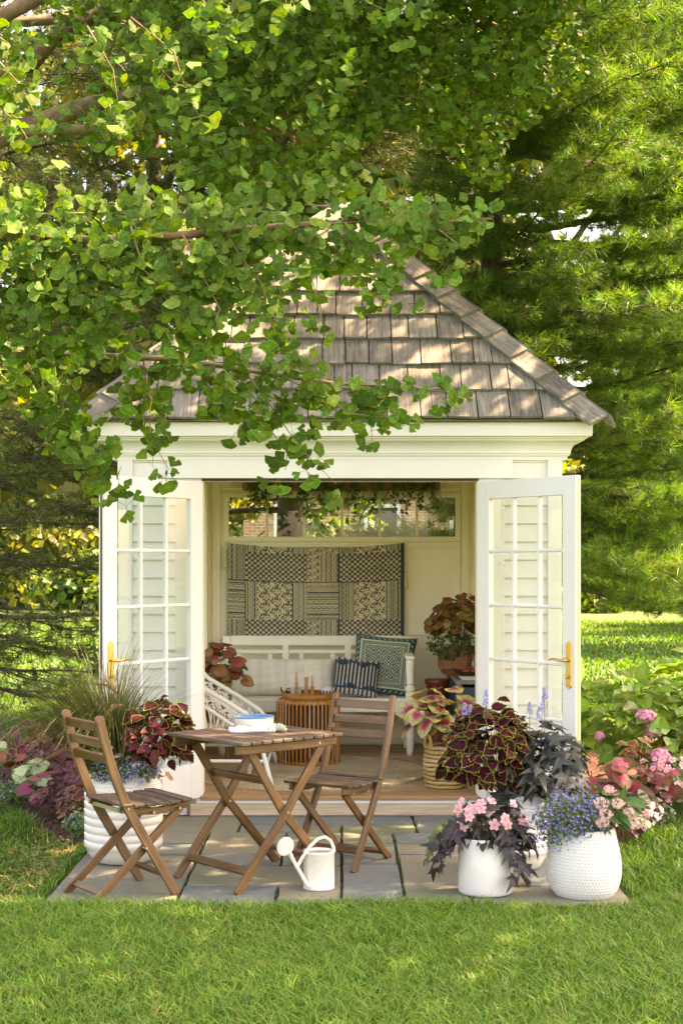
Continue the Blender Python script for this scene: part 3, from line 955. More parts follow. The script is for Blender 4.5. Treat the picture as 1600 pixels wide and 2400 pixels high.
# transom window in the back wall
wd_ = MB()
yw = 2.615
def rect_frame(mb, x0, x1, z0, z1, y, t, w, ch=.003):
    mb.box(((x0 + x1) / 2, y, z1 - w / 2), (x1 - x0, t, w), ch=ch); mb.box(((x0 + x1) / 2, y, z0 + w / 2), (x1 - x0, t, w), ch=ch)
    mb.box((x0 + w / 2, y - .0015, (z0 + z1) / 2), (w, t, z1 - z0 - 2 * w + .002), ch=ch); mb.box((x1 - w / 2, y - .0015, (z0 + z1) / 2), (w, t, z1 - z0 - 2 * w + .002), ch=ch)
rect_frame(wd_, WX0, WX1, WZ0, WZ1, 2.625, .05, .043)
win = wd_.build('window', CREAM, shed)
for i in range(7):
    if i in (0, 6): continue
    MB().box((-.925 + (1.855 + .023) * i / 6 + .0, 2.665, 2.02), (.022, .03, .325), ch=.002).build('muntin', CREAM, win)
for i in range(6):
    x0 = -.925 + 1.878 * i / 6
    MB().box((x0 + .1565, 2.665, 2.02), (.29, .004, .323)).build('pane', GLASS, win)
tr = [((-1.03, 2.61, 1.24), (.07, .02, 2.3)), ((1.035, 2.61, 1.24), (.06, .02, 2.3)), ((.005, 2.611, 1.79), (1.99, .018, .045)), ((.005, 2.611, 2.255), (1.99, .018, .03)),
      ((.545, 2.612, 1.39), (.035, .016, .75)), ((.975, 2.612, 1.39), (.05, .016, .75)), ((.76, 2.612, 1.05), (.39, .016, .03)), ((.19, 2.612, .42), (.05, .016, .56)), ((-.4, 2.612, .42), (.05, .016, .56)), ((0, 2.609, .17), (1.98, .02, .06))]
for c, d in tr: MB().box(c, d, ch=.003).build('wall_trim', CREAM, shed)

# glazed doors
def make_door(side):
    d = MB()
    LW, LH, T = .90, 2.045, .044
    st, tr_, br = .115, .115, .225
    d.box((st / 2, 0, LH / 2), (st, T, LH), ch=.003); d.box((LW - st / 2, 0, LH / 2), (st, T, LH), ch=.003)
    d.box((LW / 2, 0, LH - tr_ / 2), (LW - 2 * st + .001, T - .001, tr_), ch=.002); d.box((LW / 2, 0, br / 2), (LW - 2 * st + .001, T - .001, br), ch=.002)
    door = d.build('door', DOORW, shed)
    gw, gh = LW - 2 * st, LH - tr_ - br
    mw = .022
    cw, chh = (gw - 2 * mw) / 3, (gh - 4 * mw) / 5
    for i in (1, 2):
        MB().box((st + i * (cw + mw) - mw / 2, 0, br + gh / 2), (mw, .034, gh), ch=.006).build('muntin', DOORW, door)
    for j in range(1, 5):
        MB().box((LW / 2, 0, br + j * (chh + mw) - mw / 2), (gw, .031, mw), ch=.006).build('muntin', DOORW, door)
    for i in range(3):
        for j in range(5):
            MB().box((st + i * (cw + mw) + cw / 2, 0, br + j * (chh + mw) + chh / 2), (cw + .004, .005, chh + .004)).build('pane', GLASS, door)
    MB().box((LW + .0006, 0, LH / 2), (.002, .016, LH - .02)).build('edge_strip', BRASS if side > 0 else DARKM, door)
    hz = .905
    for fs in (-1, 1):
        h = MB()
        prof = [(-.024, -.13), (-.012, -.142), (.012, -.142), (.024, -.13), (.024, .13), (.012, .142), (-.012, .142), (-.024, .13)]
        x0 = LW - .055
        y0, y1 = fs * (T / 2), fs * (T / 2 + .009)
        V = [(x0 + a, y0, hz + b2) for a, b2 in prof] + [(x0 + a * .85, y1, hz + b2 * .97) for a, b2 in prof]
        n = 8
        F = [tuple(range(n, 2 * n))] + [(i, (i + 1) % n, n + (i + 1) % n, n + i) for i in range(n)]
        h.add(V, F)
        h.tube([(x0, fs * .03, hz + .03), (x0, fs * .072, hz + .03)], .011, 10)
        h.tube([(x0, fs * .068, hz + .03), (x0 - .03, fs * .074, hz + .028), (x0 - .07, fs * .074, hz + .034), (x0 - .105, fs * .072, hz + .032), (x0 - .125, fs * .072, hz + .024)], [.010, .009, .008, .0075, .005], 10)
        h.tube([(x0, fs * .03, hz - .07), (x0, fs * .045, hz - .07)], .009, 10)
        h.box((x0, fs * .05, hz - .07), (.012, .012, .03), ch=.003)
        h.build('handle', BRASS, door)
    return door
dR = make_door(1); dR.location = (.905, -.024, FZ - .012); dR.rotation_euler = (0, 0, math.atan2(-.816, .578))
dL = make_door(-1); dL.location = (-.905, -.024, FZ - .012); dL.rotation_euler = (0, 0, math.atan2(-.816, -.578))

# ------------------------------------------------------------------ folding table and chairs
def make_chair(label):
    t = thing('folding_chair', label, 'folding chair', group='slatted folding chairs on the paving')
    prof = [(.150, 0), (.105, .075), (.045, .175), (-.015, .275), (-.075, .375), (-.125, .465), (-.165, .555), (-.205, .660), (-.238, .770), (-.258, .850), (-.266, .885)]
    for s in (-1, 1):
        m = MB()
        m.sweep([(x, s * .186, z) for x, z in prof], (0, 1, 0), .046, .022)
        m.tube([(-.2655, s * .1757, .884), (-.2655, s * .1963, .884)], .0224, 14)
        m.build('stile', TEAK, t)
        MB().bar((-.275, s * .152, .006), (.185, s * .152, .418), .042, .020, (0, 1, 0)).build('rear_leg', TEAK, t) if False else None
        r = MB(); r.sweep([(-.285, s * .152, 0), (-.05, s * .152, .205), (.19, s * .152, .42)], (0, 1, 0), .042, .020)
        r.build('leg', TEAK, t)
        q_ = MB(); q_.sweep([(-.150, s * .163, .447), (-.06, s * .163, .425), (.05, s * .163, .418), (.15, s * .163, .424), (.225, s * .163, .438)], (0, 1, 0), .036, .018)
        q_.build('seat_rail', TEAK, t)
    def prof_at(z):
        for (x0, z0), (x1, z1) in zip(prof, prof[1:]):
            if z0 <= z <= z1: return x0 + (x1 - x0) * (z - z0) / (z1 - z0)
    for z in (.848, .766, .690):
        x = prof_at(z); tl = Vector((prof_at(z - .02) - prof_at(z + .02), 0, -.04)).normalized()
        MB().bar((x, -.176, z), (x, .176, z), .047, .016, tl).build('back_slat', TEAK, t)
    for i in range(6):
        x = -.125 + i * .066
        dz = .455 + .010 * ((x - .05) / .18) ** 2
        MB().bar((x, -.205, dz), (x, .205, dz), .014, .056, (0, 0, 1), .003).build('seat_slat', TEAKTOP, t)
    MB().bar((-.235, -.15, .045), (-.235, .15, .045), .034, .018, (.66, 0, .75)).build('foot_rail', TEAK, t)
    MB().bar((.085, -.18, .105), (.085, .18, .105), .034, .018, (-.5, 0, .85)).build('front_rail', TEAK, t)
    bo = MB()
    for s in (-1, 1):
        for (x, z) in ((-.118, .447), (.02, .417), (.165, .424)):
            bo.tube([(x, s * .170, z), (x, s * .1995, z)], .006, 8)
        bo.tube([(-.02, s * .160, .245), (-.02, s * .1995, .245)], .006, 8)
    bo.build('bolt', STEEL, t)
    MB().box((-.135, 0, .432), (.012, .36, .02)).build('hinge_bar', STEEL, t)
    return t
ch1 = make_chair('brown folding chair left of the table, its back to the tall ribbed planter')
ch1.location = (-1.045, -2.20, 0); ch1.rotation_euler = (0, 0, math.atan2(.58, .81))
ch2 = copy_tree(ch1)
ch2['label'] = 'brown folding chair before the doorway, standing behind the watering can'
ch2.location = (-.015, -1.56, 0); ch2.rotation_euler = (0, 0, math.atan2(-.85, -.527))

tb = thing('folding_table', 'square slatted brown folding table on crossed legs between the two chairs', 'folding table', (-.45, -1.88, 0), math.atan2(-.745, .667))
TZ = .752
for i in range(10):
    v = -.302 + i * .0672
    MB().bar((-.315, v, TZ - .008), (.315, v, TZ - .008), .017, .0595, (0, 0, 1), .003).build('slat', TEAKTOP, tb)
for s in (-1, 1):
    m = MB(); m.sweep([(s * .262, -.325, TZ - .040), (s * .262, -.25, TZ - .044), (s * .262, .25, TZ - .044), (s * .262, .325, TZ - .040)], (1, 0, 0), .046, .02)
    m.build('apron', TEAK, tb)
    m = MB(); m.sweep([(s * .255, -.318, 0), (s * .255, .0, .37), (s * .255, .235, TZ - .06)], (1, 0, 0), .046, .022); m.build('leg', TEAK, tb)
    m = MB(); m.sweep([(s * .229, .335, 0), (s * .229, .0, .37), (s * .229, -.215, TZ - .06)], (1, 0, 0), .046, .022); m.build('leg', TEAK, tb)
MB().bar((-.245, -.24, .10), (.245, -.24, .10), .040, .02, (0, .65, .75)).build('rail', TEAK, tb)
MB().bar((-.22, .255, .10), (.22, .255, .10), .040, .02, (0, -.65, .75)).build('rail', TEAK, tb)
MB().bar((-.22, -.105, .535), (.22, -.105, .535), .040, .02, (0, -.55, .8)).build('rail', TEAK, tb)
bo = MB()
for s in (-1, 1):
    bo.tube([(s * .21, 0, .37), (s * .271, 0, .37)], .007, 8); bo.tube([(s * .25, .21, TZ - .045), (s * .2745, .21, TZ - .045)], .006, 8)
bo.build('bolt', STEEL, tb)

tin = thing('enamel_tin', 'round white enamel tin with blue rim and inside standing on the slatted table', 'tin', (-.468, -1.66, TZ + .001))
MB().lathe([(0, .002), (.100, .002), (.104, .006), (.106, .058)], 48).build('tin_body', ENAMEL, tin)
MB().lathe([(.1065, .056), (.110, .058), (.110, .062), (.106, .063), (.102, .060), (.100, .012), (0, .010)], 48).build('rim', BLUE, tin)

def cloth_patch(name, x0, x1, y0, y1, z, nx, ny, seed, th=.012, amp=.006):
    q_ = random.Random(seed)
    V, F = [], []
    ph = [q_.uniform(0, 6) for _ in range(6)]
    for side in (1, 0):
        for j in range(ny + 1):
            for i in range(nx + 1):
                u, v = i / nx, j / ny
                e = (1 - (2 * u - 1) ** 8) * (1 - (2 * v - 1) ** 6)
                x = x0 + (x1 - x0) * u + .006 * math.sin(9 * v + ph[0]); y = y0 + (y1 - y0) * v + .012 * math.sin(7 * u + ph[1])
                zz = z + (th * (.6 + e * .5) + amp * math.sin(11 * u + 5 * v + ph[2]) * (.4 + e) + amp * .6 * math.sin(23 * u - 9 * v + ph[3]) + amp) * side
                V.append((x, y, max(zz, z)))
    n = (nx + 1) * (ny + 1)
    for j in range(ny):
        for i in range(nx):
            a = j * (nx + 1) + i
            F.append((a, a + 1, a + nx + 2, a + nx + 1)); F.append((n + a + nx + 1, n + a + nx + 2, n + a + 1, n + a))
    ring = [i for i in range(nx + 1)] + [j * (nx + 1) + nx for j in range(1, ny + 1)] + [ny * (nx + 1) + i for i in range(nx - 1, -1, -1)] + [j * (nx + 1) for j in range(ny - 1, 0, -1)]
    for a, b_ in zip(ring, ring[1:] + ring[:1]): F.append((n + a, n + b_, b_, a))
    return V, F
def napkin_mat():
    m, nt, out = mk('printed_napkin')
    g = nd(nt, 'TexCoord').outputs['Object']
    n = noise(nt, g, 55, 3, .6)
    col = mixc(nt, math_(nt, 'GREATER_THAN', n, .63), (.78, .78, .80), (.16, .20, .36))
    n2 = noise(nt, g, 18, 2)
    col = mixc(nt, math_(nt, 'MULTIPLY', n2, .3), col, (.62, .62, .74))
    finish(nt, out, col, .9)
    return m
nk = thing('napkin', 'folded white printed napkin lying beside the tin on the table', 'napkin', (-.455, -1.845, TZ + .002), rad(6))
V, F = cloth_patch('n', -.13, .10, -.045, .05, 0, 26, 10, 3, .014)
MB().add(V, F, None, True).build('cloth', napkin_mat(), nk)
V, F = cloth_patch('n', .07, .165, -.03, .03, .002, 14, 8, 5, .016, .008)
MB().add(V, F, None, True).build('hem', m_plain('sage_linen', (.42, .47, .36), .9), nk)

wc = thing('watering_can', 'cream metal watering can with round rose on the paving', 'watering can', (-.113, -2.13, 0))
MB().lathe([(0, .004), (.076, .004), (.0795, .0), (.0805, .004), (.078, .010), (.077, .176), (.080, .180), (.080, .186), (.076, .188)], 48).build('body', ENAMEL, wc)
MB().lathe([(.076, .188), (.066, .184), (.060, .178)], 48).add([(0, 0, 0)], []).build('rim', ENAMEL, wc)
MB().lathe([(.074, .17), (.073, .09), (0, .088)], 32).build('inner_wall', ENAMEL, wc)
sp = MB()
sp.tube([(-.045, -.060, .018), (-.062, -.063, .036), (-.125, -.075, .150), (-.146, -.080, .190)], [.011, .0105, .0095, .012], 14)
sp.build('spout', ENAMEL, wc)
Mr = frame((.4, -.62, -.52), (-.55, -.62, .35)); rz_ = Vector((-.50, -.78, .38)).normalized()
Mr = frame(rz_.cross(Vector((0, 0, 1))), rz_)
rose = MB(); rose.lathe([(.010, -.035), (.014, -.03), (.046, -.006), (.0485, .0), (.047, .004)], 36, (-.166, -.092, .226), False, Mr)
rs = rose.build('rose', ENAMEL, wc)
fp = MB(); fp.lathe([(.047, .004), (.030, .0055), (0, .006)], 36, (-.166, -.092, .226), False, Mr)
fp.build('rose_face', ENAMEL, rs)
ho = MB()
for rr, k in ((.008, 5), (.017, 10), (.026, 15), (.035, 20), (.042, 22)):
    for i in range(k):
        a = 6.2832 * i / k + rr * 40
        p = Vector((-.166, -.092, .226)) + Mr @ Vector((rr * math.cos(a), rr * math.sin(a), .006))
        ho.tube([p, p + rz_ * .0009], .0012, 5)
ho.build('rose_holes', DARKM, rs, 'stuff')
hd = MB()
hd.tube([(-.108, -.071, .120), (-.085, -.055, .160), (-.045, -.03, .215), (-.005, -.008, .248), (.03, 0, .256), (.058, .0, .238), (.072, .0, .205), (.076, 0, .182)], .0085, 12)
hd.build('handle', ENAMEL, wc)

# ------------------------------------------------------------------ inside the shed: cloth prints
CREAMC, NAVY = np.array([.74, .64, .43]), np.array([.022, .022, .028])
def lattice(u, v, pu=.046, pv=.042):
    a = np.mod(u / pu, 1) - .5; b_ = np.mod(v / pv, 1) - .5
    a2 = np.mod(u / pu + .5, 1) - .5; b2 = np.mod(v / pv + .5, 1) - .5
    r1 = np.hypot(a, b_ * pv / pu); r2 = np.hypot(a2, b2 * pv / pu)
    r = np.minimum(r1, r2)
    th = np.where(r1 < r2, np.arctan2(b_, a), np.arctan2(b2, a2))
    d = (r < .25 + .03 * np.cos(6 * th)) & ~((r > .10) & (r < .17) & (np.cos(6 * th) > .2))
    return d
def foliate(u, v, p=.092):
    a = np.mod(u / p, 1) - .5; b_ = np.mod(v / p + .5 * (np.mod(np.floor(u / p), 2)), 1) - .5
    r = np.hypot(a, b_); th = np.arctan2(b_, a)
    s = np.sin(5 * th + 9 * r) * np.cos(14 * r * (1 + .3 * np.sin(3 * th)))
    dia = np.abs(np.abs(a) + np.abs(b_) * .8 - .40) < .035
    return ~((s > .28) | dia)
def stripes_v(u, v):
    k = np.mod(u / .0125, 5)
    kk = np.floor(k); fr = k - kk
    dots = np.hypot(fr - .5, (np.mod(v / .011, 1) - .5)) < .33
    wav = np.abs(fr - .5 - .25 * np.sin(v / .007)) < .2
    line = (fr < .2) | (fr > .8)
    out = np.where(kk == 0, dots, np.where(kk == 1, ~line, np.where(kk == 2, wav, np.where(kk == 3, line, ~dots))))
    return out
def tap_color(u, v):
    """u across, v up from the hem, metres"""
    m = np.ones(u.shape, dtype=bool)
    cu = u
    c0 = cu < .145; c1 = (cu >= .145) & (cu < .66); c2 = (cu >= .66) & (cu < .76); c3 = (cu >= .76) & (cu < .925); c4 = (cu >= .925) & (cu < 1.435); c5 = cu >= 1.435
    t = v
    rA = t > .745; rB = (t <= .745) & (t > .50); rC = (t <= .50) & (t > .175); rD = t <= .175
    m = np.where(c0 & (rA | rB), stripes_v(u, v), m)
    m = np.where(c0 & rC, stripes_v(v, u), m); m = np.where(c0 & rD, stripes_v(u, v), m)
    side = stripes_v(u, v)
    for cc, a0, a1 in ((c1, .245, .53), (c4, 1.05, 1.31)):
        m = np.where(cc & (rB | rD), lattice(u, v), m)
        inner = (cu > a0) & (cu < a1)
        m = np.where(cc & (rA | rC), np.where(inner, foliate(u, v), side), m)
    m = np.where(c2 & (rA | rB | rD), foliate(u, v, .06), m)
    m = np.where(c3 & (rB | rD), side, m); m = np.where(c3 & rA, foliate(u, v, .05), m)
    m = np.where((c2 | c3) & rC, stripes_v(v + .004, u), m)
    m = np.where(c5, False, m)
    seam = (np.abs(t - .50) < .004) | (np.abs(cu - .145) < .002) | (np.abs(cu - .925) < .003)
    m = np.where(seam, False, m)
    fade = .5 + .5 * lowfreq(u * 1.0, v, 44, 6)
    nav = NAVY[None] * (1 + 1.6 * fade[:, None]) + np.array([.012, .012, .02])[None] * fade[:, None]
    col = np.where(m[:, None], CREAMC[None] * (.86 + .22 * fade[:, None]), nav)
    return col
def grid_cloth(name, P, color, nx, ny, m, parent):
    """P: (ny+1)(nx+1) x 3 points"""
    idx = np.arange((nx + 1) * (ny + 1)).reshape(ny + 1, nx + 1)
    F = np.stack([idx[:-1, :-1], idx[:-1, 1:], idx[1:, 1:], idx[1:, :-1]], -1).reshape(-1, 4)
    me = np_mesh(name, P, F, {}, True)
    a = me.attributes.new('pc', 'FLOAT_COLOR', 'POINT')
    a.data.foreach_set('color', np.concatenate([color, np.ones((len(color), 1))], 1).astype(np.float32).ravel())
    return link(name, me, m, parent)
tp = thing('wall_hanging', 'block printed black and cream cloth hung on the wall behind the bench', 'wall hanging', (-.945, 2.585, 1.0))
nx, ny = 360, 196
u, v = np.meshgrid(np.linspace(0, 1.465, nx + 1), np.linspace(0, .80, ny + 1))
u, v = u.ravel(), v.ravel()
sag = .042 * (1 - (2 * u / 1.465 - 1) ** 2)
hgt = .805 - sag
Pz = v / .80 * hgt
Pp = np.stack([u, -.004 - .012 * (.5 + .5 * np.sin(u * 9 + 1)) * (.3 + v) + .003 * np.sin(u * 31 + v * 8), Pz], 1)
PRINT = m_print('block_print')
grid_cloth('cloth', Pp, tap_color(u, v), nx, ny, PRINT, tp)
TASS = m_wood('cotton_tassel', (.45, .34, .16), (.66, .53, .29), (.76, .64, .40), 4, 90, .9, .1, .5)
for x, z in ((-.018, .66), (1.478, .50)):
    t_ = MB()
    t_.tube([(x, -.02, .80), (x + .002, -.025, z + .07)], .004, 6); t_.tube([(x, -.025, z + .075), (x, -.025, z + .058)], .013, 10)
    for i in range(16):
        a = i * 2.4; r = .004 + .010 * ((i * .37) % 1)
        t_.tube([(x, -.025, z + .06), (x + r * math.cos(a) * 1.2, -.025 + r * math.sin(a), z), (x + r * math.cos(a) * 1.4, -.025 + r * math.sin(a), z - .055 - .01 * (i % 3))], .0028, 5)
    t_.build('tassel', TASS, tp)
fr = MB()
for i in range(60):
    z = .02 + i * .0125
    fr.tube([(1.462, -.012, z), (1.476 + RD.uniform(-.003, .006), -.014 + RD.uniform(-.006, .004), z - RD.uniform(.004, .014))], .0022, 4)
    fr.tube([(.003, -.012, z), (-.010 + RD.uniform(-.005, .003), -.014, z - RD.uniform(.004, .012))], .0022, 4)
fr.build('fringe', TASS, tp, 'stuff')

# ------------------------------------------------------------------ bench and cushions
bn = thing('bench', 'long cream painted bench with turned arm posts against the back wall', 'bench', (-.2, 1.9, FZ))
BW = 1.53; bx0, bx1 = -BW / 2, BW / 2
for x in (bx0 + .03, bx1 - .03):
    p = MB(); p.lathe([(.0, 0), (.022, 0), (.026, .03), (.034, .10), (.030, .13), (.037, .15), (.030, .17), (.036, .20), (.036, .32), (.040, .335), (.036, .35)], 20, (x, 0, 0))
    p.box((x, 0, .40), (.075, .075, .10), ch=.004); p.box((x, 0, .47), (.07, .07, .05), ch=.004)
    p.lathe([(.030, .495), (.040, .51), (.042, .53), (.030, .545), (.026, .56), (.036, .565), (.028, .575), (.030, .66), (.034, .73), (.030, .75)], 20, (x, 0, 0)); p.build('arm_post', BENCHW, bn)
    MB().bar((x, -.04, .765), (x, .50, .79), .03, .07, (0, 0, 1), .008).build('armrest', BENCHW, bn)
    MB().box((x, .50, .455), (.06, .05, .91), ch=.004).build('back_post', BENCHW, bn)
MB().box((0, .23, .435), (BW - .06, .52, .028), ch=.006).build('seat', BENCHW, bn)
MB().box((0, -.01, .385), (BW - .13, .03, .085), ch=.003).build('seat_rail', BENCHW, bn)
MB().box((0, .50, .875), (BW - .12, .035, .08), ch=.006).build('top_rail', BENCHW, bn)
for z, h in ((.785, .03), (.70, .035), (.50, .05)): MB().box((0, .50, z), (BW - .12, .028, h), ch=.003).build('back_rail', BENCHW, bn)
for i in range(1, 3):
    MB().box((bx0 + BW * i / 3, .499, .66), (.05, .034, .36), ch=.003).build('back_stile', BENCHW, bn)
for i in range(6):
    xx = bx0 + BW * (i + .5) / 6
    MB().box((xx, .50, .742), (.035, .02, .055)).build('spindle', BENCHW, bn)
for i in range(3):
    xc = bx0 + BW * (i + .5) / 3
    for s in (-1, 1):
        MB().bar((xc - s * .2, .50, .52), (xc + s * .2, .50, .69), .03, .018 + .002 * s, (0, 0, 1)).build('lattice_bar', BENCHW, bn)
    a = MB(); a.tube([(xc + .06 * math.cos(t), .49, .605 + .06 * math.sin(t)) for t in arc_ang(17, 0, 6.2832)[:-1]], .012, 6, False, True); a.build('lattice_ring', BENCHW, bn)

def pillow(name, label, cat, w_, h_, th, color, loc, M, n=90, wrinkle=.004):
    t = thing(name, label, cat, loc)
    t.rotation_euler = M.to_euler()
    s = np.linspace(-1, 1, n + 1)
    U, Vv = np.meshgrid(s, s); U, Vv = U.ravel(), Vv.ravel()
    pin = 1 - .07 * (1 - Vv ** 2) * U ** 2 - .0 * U
    pinv = 1 - .07 * (1 - U ** 2) * Vv ** 2
    X = U * w_ / 2 * pin; Z = Vv * h_ / 2 * pinv
    b_ = np.clip((1 - U ** 4) * (1 - Vv ** 4), 0, 1) ** .55
    wr = wrinkle * (np.sin(U * 9 + Vv * 4) + np.sin(Vv * 13 - U * 5)) * b_
    front = np.stack([X, -(b_ * th / 2 + wr), Z], 1); back = np.stack([X, b_ * th / 2, Z], 1)
    c = color(U * w_ / 2, Vv * h_ / 2)
    P_ = PRINT
    grid_cloth('cover', front, c, n, n, P_, t)
    idx = np.arange((n + 1) ** 2).reshape(n + 1, n + 1)
    F = np.stack([idx[:-1, :-1], idx[1:, :-1], idx[1:, 1:], idx[:-1, 1:]], -1).reshape(-1, 4)
    me = np_mesh('back_cover', back, F, {}, True)
    a = me.attributes.new('pc', 'FLOAT_COLOR', 'POINT'); a.data.foreach_set('color', np.concatenate([c * 0 + c.mean(0), np.ones((len(c), 1))], 1).astype(np.float32).ravel())
    link('back_cover', me, PRINT, t)
    return t
def col_lumbar(x, z):
    s = .5 + .5 * np.sin(x * 62 + .4 * np.sin(z * 20)) * np.sin(x * 23)
    d = (np.sin(x * 62) > .8) & (np.sin(z * 260) > 0)
    c = np.array([.90, .84, .73])[None] * (1 - .16 * s[:, None]) - .10 * d[:, None] * np.array([.6, .8, 1.0])[None]
    return c
def col_blue(x, z):
    k = np.mod(x / .030, 1); bead = np.hypot((k - .5) * .03, (np.mod(z / .017, 1) - .5) * .017)
    env = (np.abs(z + .015 * np.sin(x * 40)) < .085)
    on = ((np.abs(k - .5) < .10) | (bead < .0062)) & env
    thin = (np.abs(np.mod(x / .09 + .3, 1) - .5) < .03)
    low = (z < -.115) & (np.mod(x / .035, 1) < .5)
    hi = (z > .125) & (np.mod(x / .045, 1) < .4)
    ind = np.array([.014, .022, .055])[None] + np.array([.02, .045, .09])[None] * (np.clip(-z / .12, 0, 1) * (np.mod(x / .03, 1) > .5))[:, None]
    return np.where((on | low | hi)[:, None], np.array([.66, .62, .48])[None], np.where(thin[:, None], np.array([.25, .28, .33])[None], ind))
def col_green(x, z):
    w2 = .25
    ax, az = np.abs(x), np.abs(z)
    r = np.maximum(ax, az)
    along = np.where(ax > az, z, x)
    d = np.abs(np.mod(x / .085, 1) - .5) + np.abs(np.mod(z / .105, 1) - .5)
    dd = np.mod(d / .25 + .1, 1)
    on = (r < .150) & (dd < .36)
    on |= (np.abs(r - .156) < .004) | (np.abs(r - .190) < .004) | (np.abs(r - .199) < .0035)
    on |= (r > .164) & (r < .183) & (np.mod(along / .0125 + (r - .164) * 30, 1) < .33)
    on |= (r > .212) & (r < .232) & (np.mod(along / .045 + (r - .208) * 22, 1) < .2)
    g = np.array([.020, .075, .072])[None] * (1 + .5 * lowfreq(x, z, 8, 25))[:, None]
    cen = (r < .15) & (d < .2)
    g = np.where(cen[:, None], np.array([.012, .045, .06])[None], g)
    return np.where(on[:, None], np.array([.60, .62, .46])[None], g)
def tilt(back, roll, yaw=0): return (Matrix.Rotation(rad(yaw), 3, 'Z') @ Matrix.Rotation(rad(back), 3, 'X') @ Matrix.Rotation(rad(roll), 3, 'Y'))
pillow('lumbar_cushion', 'long cream striped lumbar cushion on the bench', 'cushion', .88, .30, .20, col_lumbar, (-.47, 2.13, .73), tilt(-20, 0), 70)
pillow('blue_pillow', 'indigo pillow with rows of white beads leaning on the green pillow', 'pillow', .37, .31, .13, col_blue, (.115, 1.99, .735), tilt(-22, 8, 4), 110)
pillow('green_pillow', 'big teal green pillow printed with diamonds in the bench corner', 'pillow', .50, .50, .15, col_green, (.335, 2.16, .815), tilt(-17, 5, -6), 140)

# ------------------------------------------------------------------ rattan table, tray and what stands on it
rt = thing('rattan_table', 'round cane drum table with upright rods before the bench', 'side table', (-.25, 1.46, FZ + .012))
RTR = .225
for z, nm in ((.012, 'bottom_ring'), (.455, 'top_ring')):
    MB().tube([(RTR * math.cos(t), RTR * math.sin(t), z) for t in arc_ang(41, 0, 6.2832)[:-1]], .012, 8, False, True).build(nm, RATTAN, rt)
rod = None
for i in range(46):
    t = 6.2832 * i / 46
    if rod is None:
        rod = MB().tube([(RTR * .90, 0, .474), (RTR * 1.0, 0, .471), (RTR + .010, 0, .455), (RTR + .012, 0, .20), (RTR + .012, 0, .004)], .0062, 6).build('rod', RATTAN, rt)
        o = rod
    else:
        o = link('rod', rod.data, None, rt)
    o.rotation_euler = (0, 0, t)
MB().lathe([(0, .462), (RTR * .95, .462), (RTR * .95, .474), (0, .474)], 40).build('tabletop', RATTAN, rt)
MB().lathe([(RTR * .8, .02), (RTR * .8, .46)], 32).build('shade_drum', m_plain('dark_cane_shadow', (.10, .045, .02), .8), rt)  # dark sheet inside the rods, stands in for shade
TT = FZ + .012 + .475
ty = thing('tray', 'round acacia wood tray with black handles on the cane table', 'tray', (-.25, 1.44, TT))
MB().lathe([(0, .002), (.190, .002), (.197, .008), (.197, .052), (.186, .052), (.184, .014), (0, .012)], 44).build('tray_body', TRAYW, ty)
for s in (-1, 1):
    MB().tube([(s * .19, -.035, .04), (s * .203, -.033, .075), (s * .203, 0, .088), (s * .203, .033, .075), (s * .19, .035, .04)], .005, 8).build('handle', DARKM, ty)
TZ2 = TT + .013
for i, (x, y, hh, ct, lab) in enumerate(((-.336, 1.36, .118, .195, 'second tallest wooden candlestick with pink taper at the left of the tray'), (-.262, 1.40, .155, .252, 'tallest wooden candlestick with ivory taper in the middle of the tray'), (-.218, 1.36, .088, .170, 'shortest wooden candlestick with pink taper on the tray'))):
    c = thing('candlestick', lab, 'candlestick', (x, y, TZ2), 0, 'candlesticks on the tray')
    MB().lathe([(0, 0), (.021, 0), (.022, .01), (.015, hh * .35), (.013, hh * .4), (.0125, hh), (0, hh)], 18).build('holder', TRAYW, c)
    MB().tube([(0, 0, hh - .002), (0, 0, (hh + ct) / 2), (0, 0, ct)], [.0085, .0070, .004], 10).build('candle', (CANDLEP, CANDLEW, CANDLEP)[i], c)
def col_cup(kind):
    def f(th, z):
        if kind == 0:
            k = np.mod(th * 26 / 6.2832, 1); on = (k > .35) & (k < .7) & (np.mod(z / .021 + .5 * np.mod(np.floor(th * 26 / 6.2832), 2), 1) < .75)
            ink = np.array([.03, .03, .05])
        else:
            k = np.mod(th * 11 / 6.2832, 1) - .5; on = (k / .36) ** 2 + ((z - .028) / .026) ** 2 < 1
            ink = np.array([.015, .045, .14])
        return np.where(on[:, None], ink[None], np.array([.78, .76, .72])[None])
    return f
for i, (x, lab) in enumerate(((-.375, 'white mug with black dashes at the left side of the tray'), (-.145, 'white cup with navy blue petals at the right side of the tray'))):
    c = thing('mug', lab, 'mug', (x + .03, 1.47, TZ2), 0, 'mugs on the tray')
    nx, ny = 132, 24
    th, z = np.meshgrid(np.linspace(0, 2 * np.pi, nx + 1), np.linspace(0, .072, ny + 1)); th, z = th.ravel(), z.ravel()
    r = .040 + .006 * (z / .072)
    grid_cloth('mug_body', np.stack([r * np.cos(th), r * np.sin(th), z], 1), col_cup(i)(th, z), nx, ny, m_print('mug_print%d' % i, .25), c)
    MB().lathe([(.046, .072), (.043, .073), (.040, .01), (0, .008)], 30).build('inside', GLAZE, c)
    if i == 0: MB().tube([(-.041, 0, .062), (-.066, 0, .060), (-.072, 0, .04), (-.062, 0, .02), (-.040, 0, .016)], .005, 8).build('handle', DARKM, c)

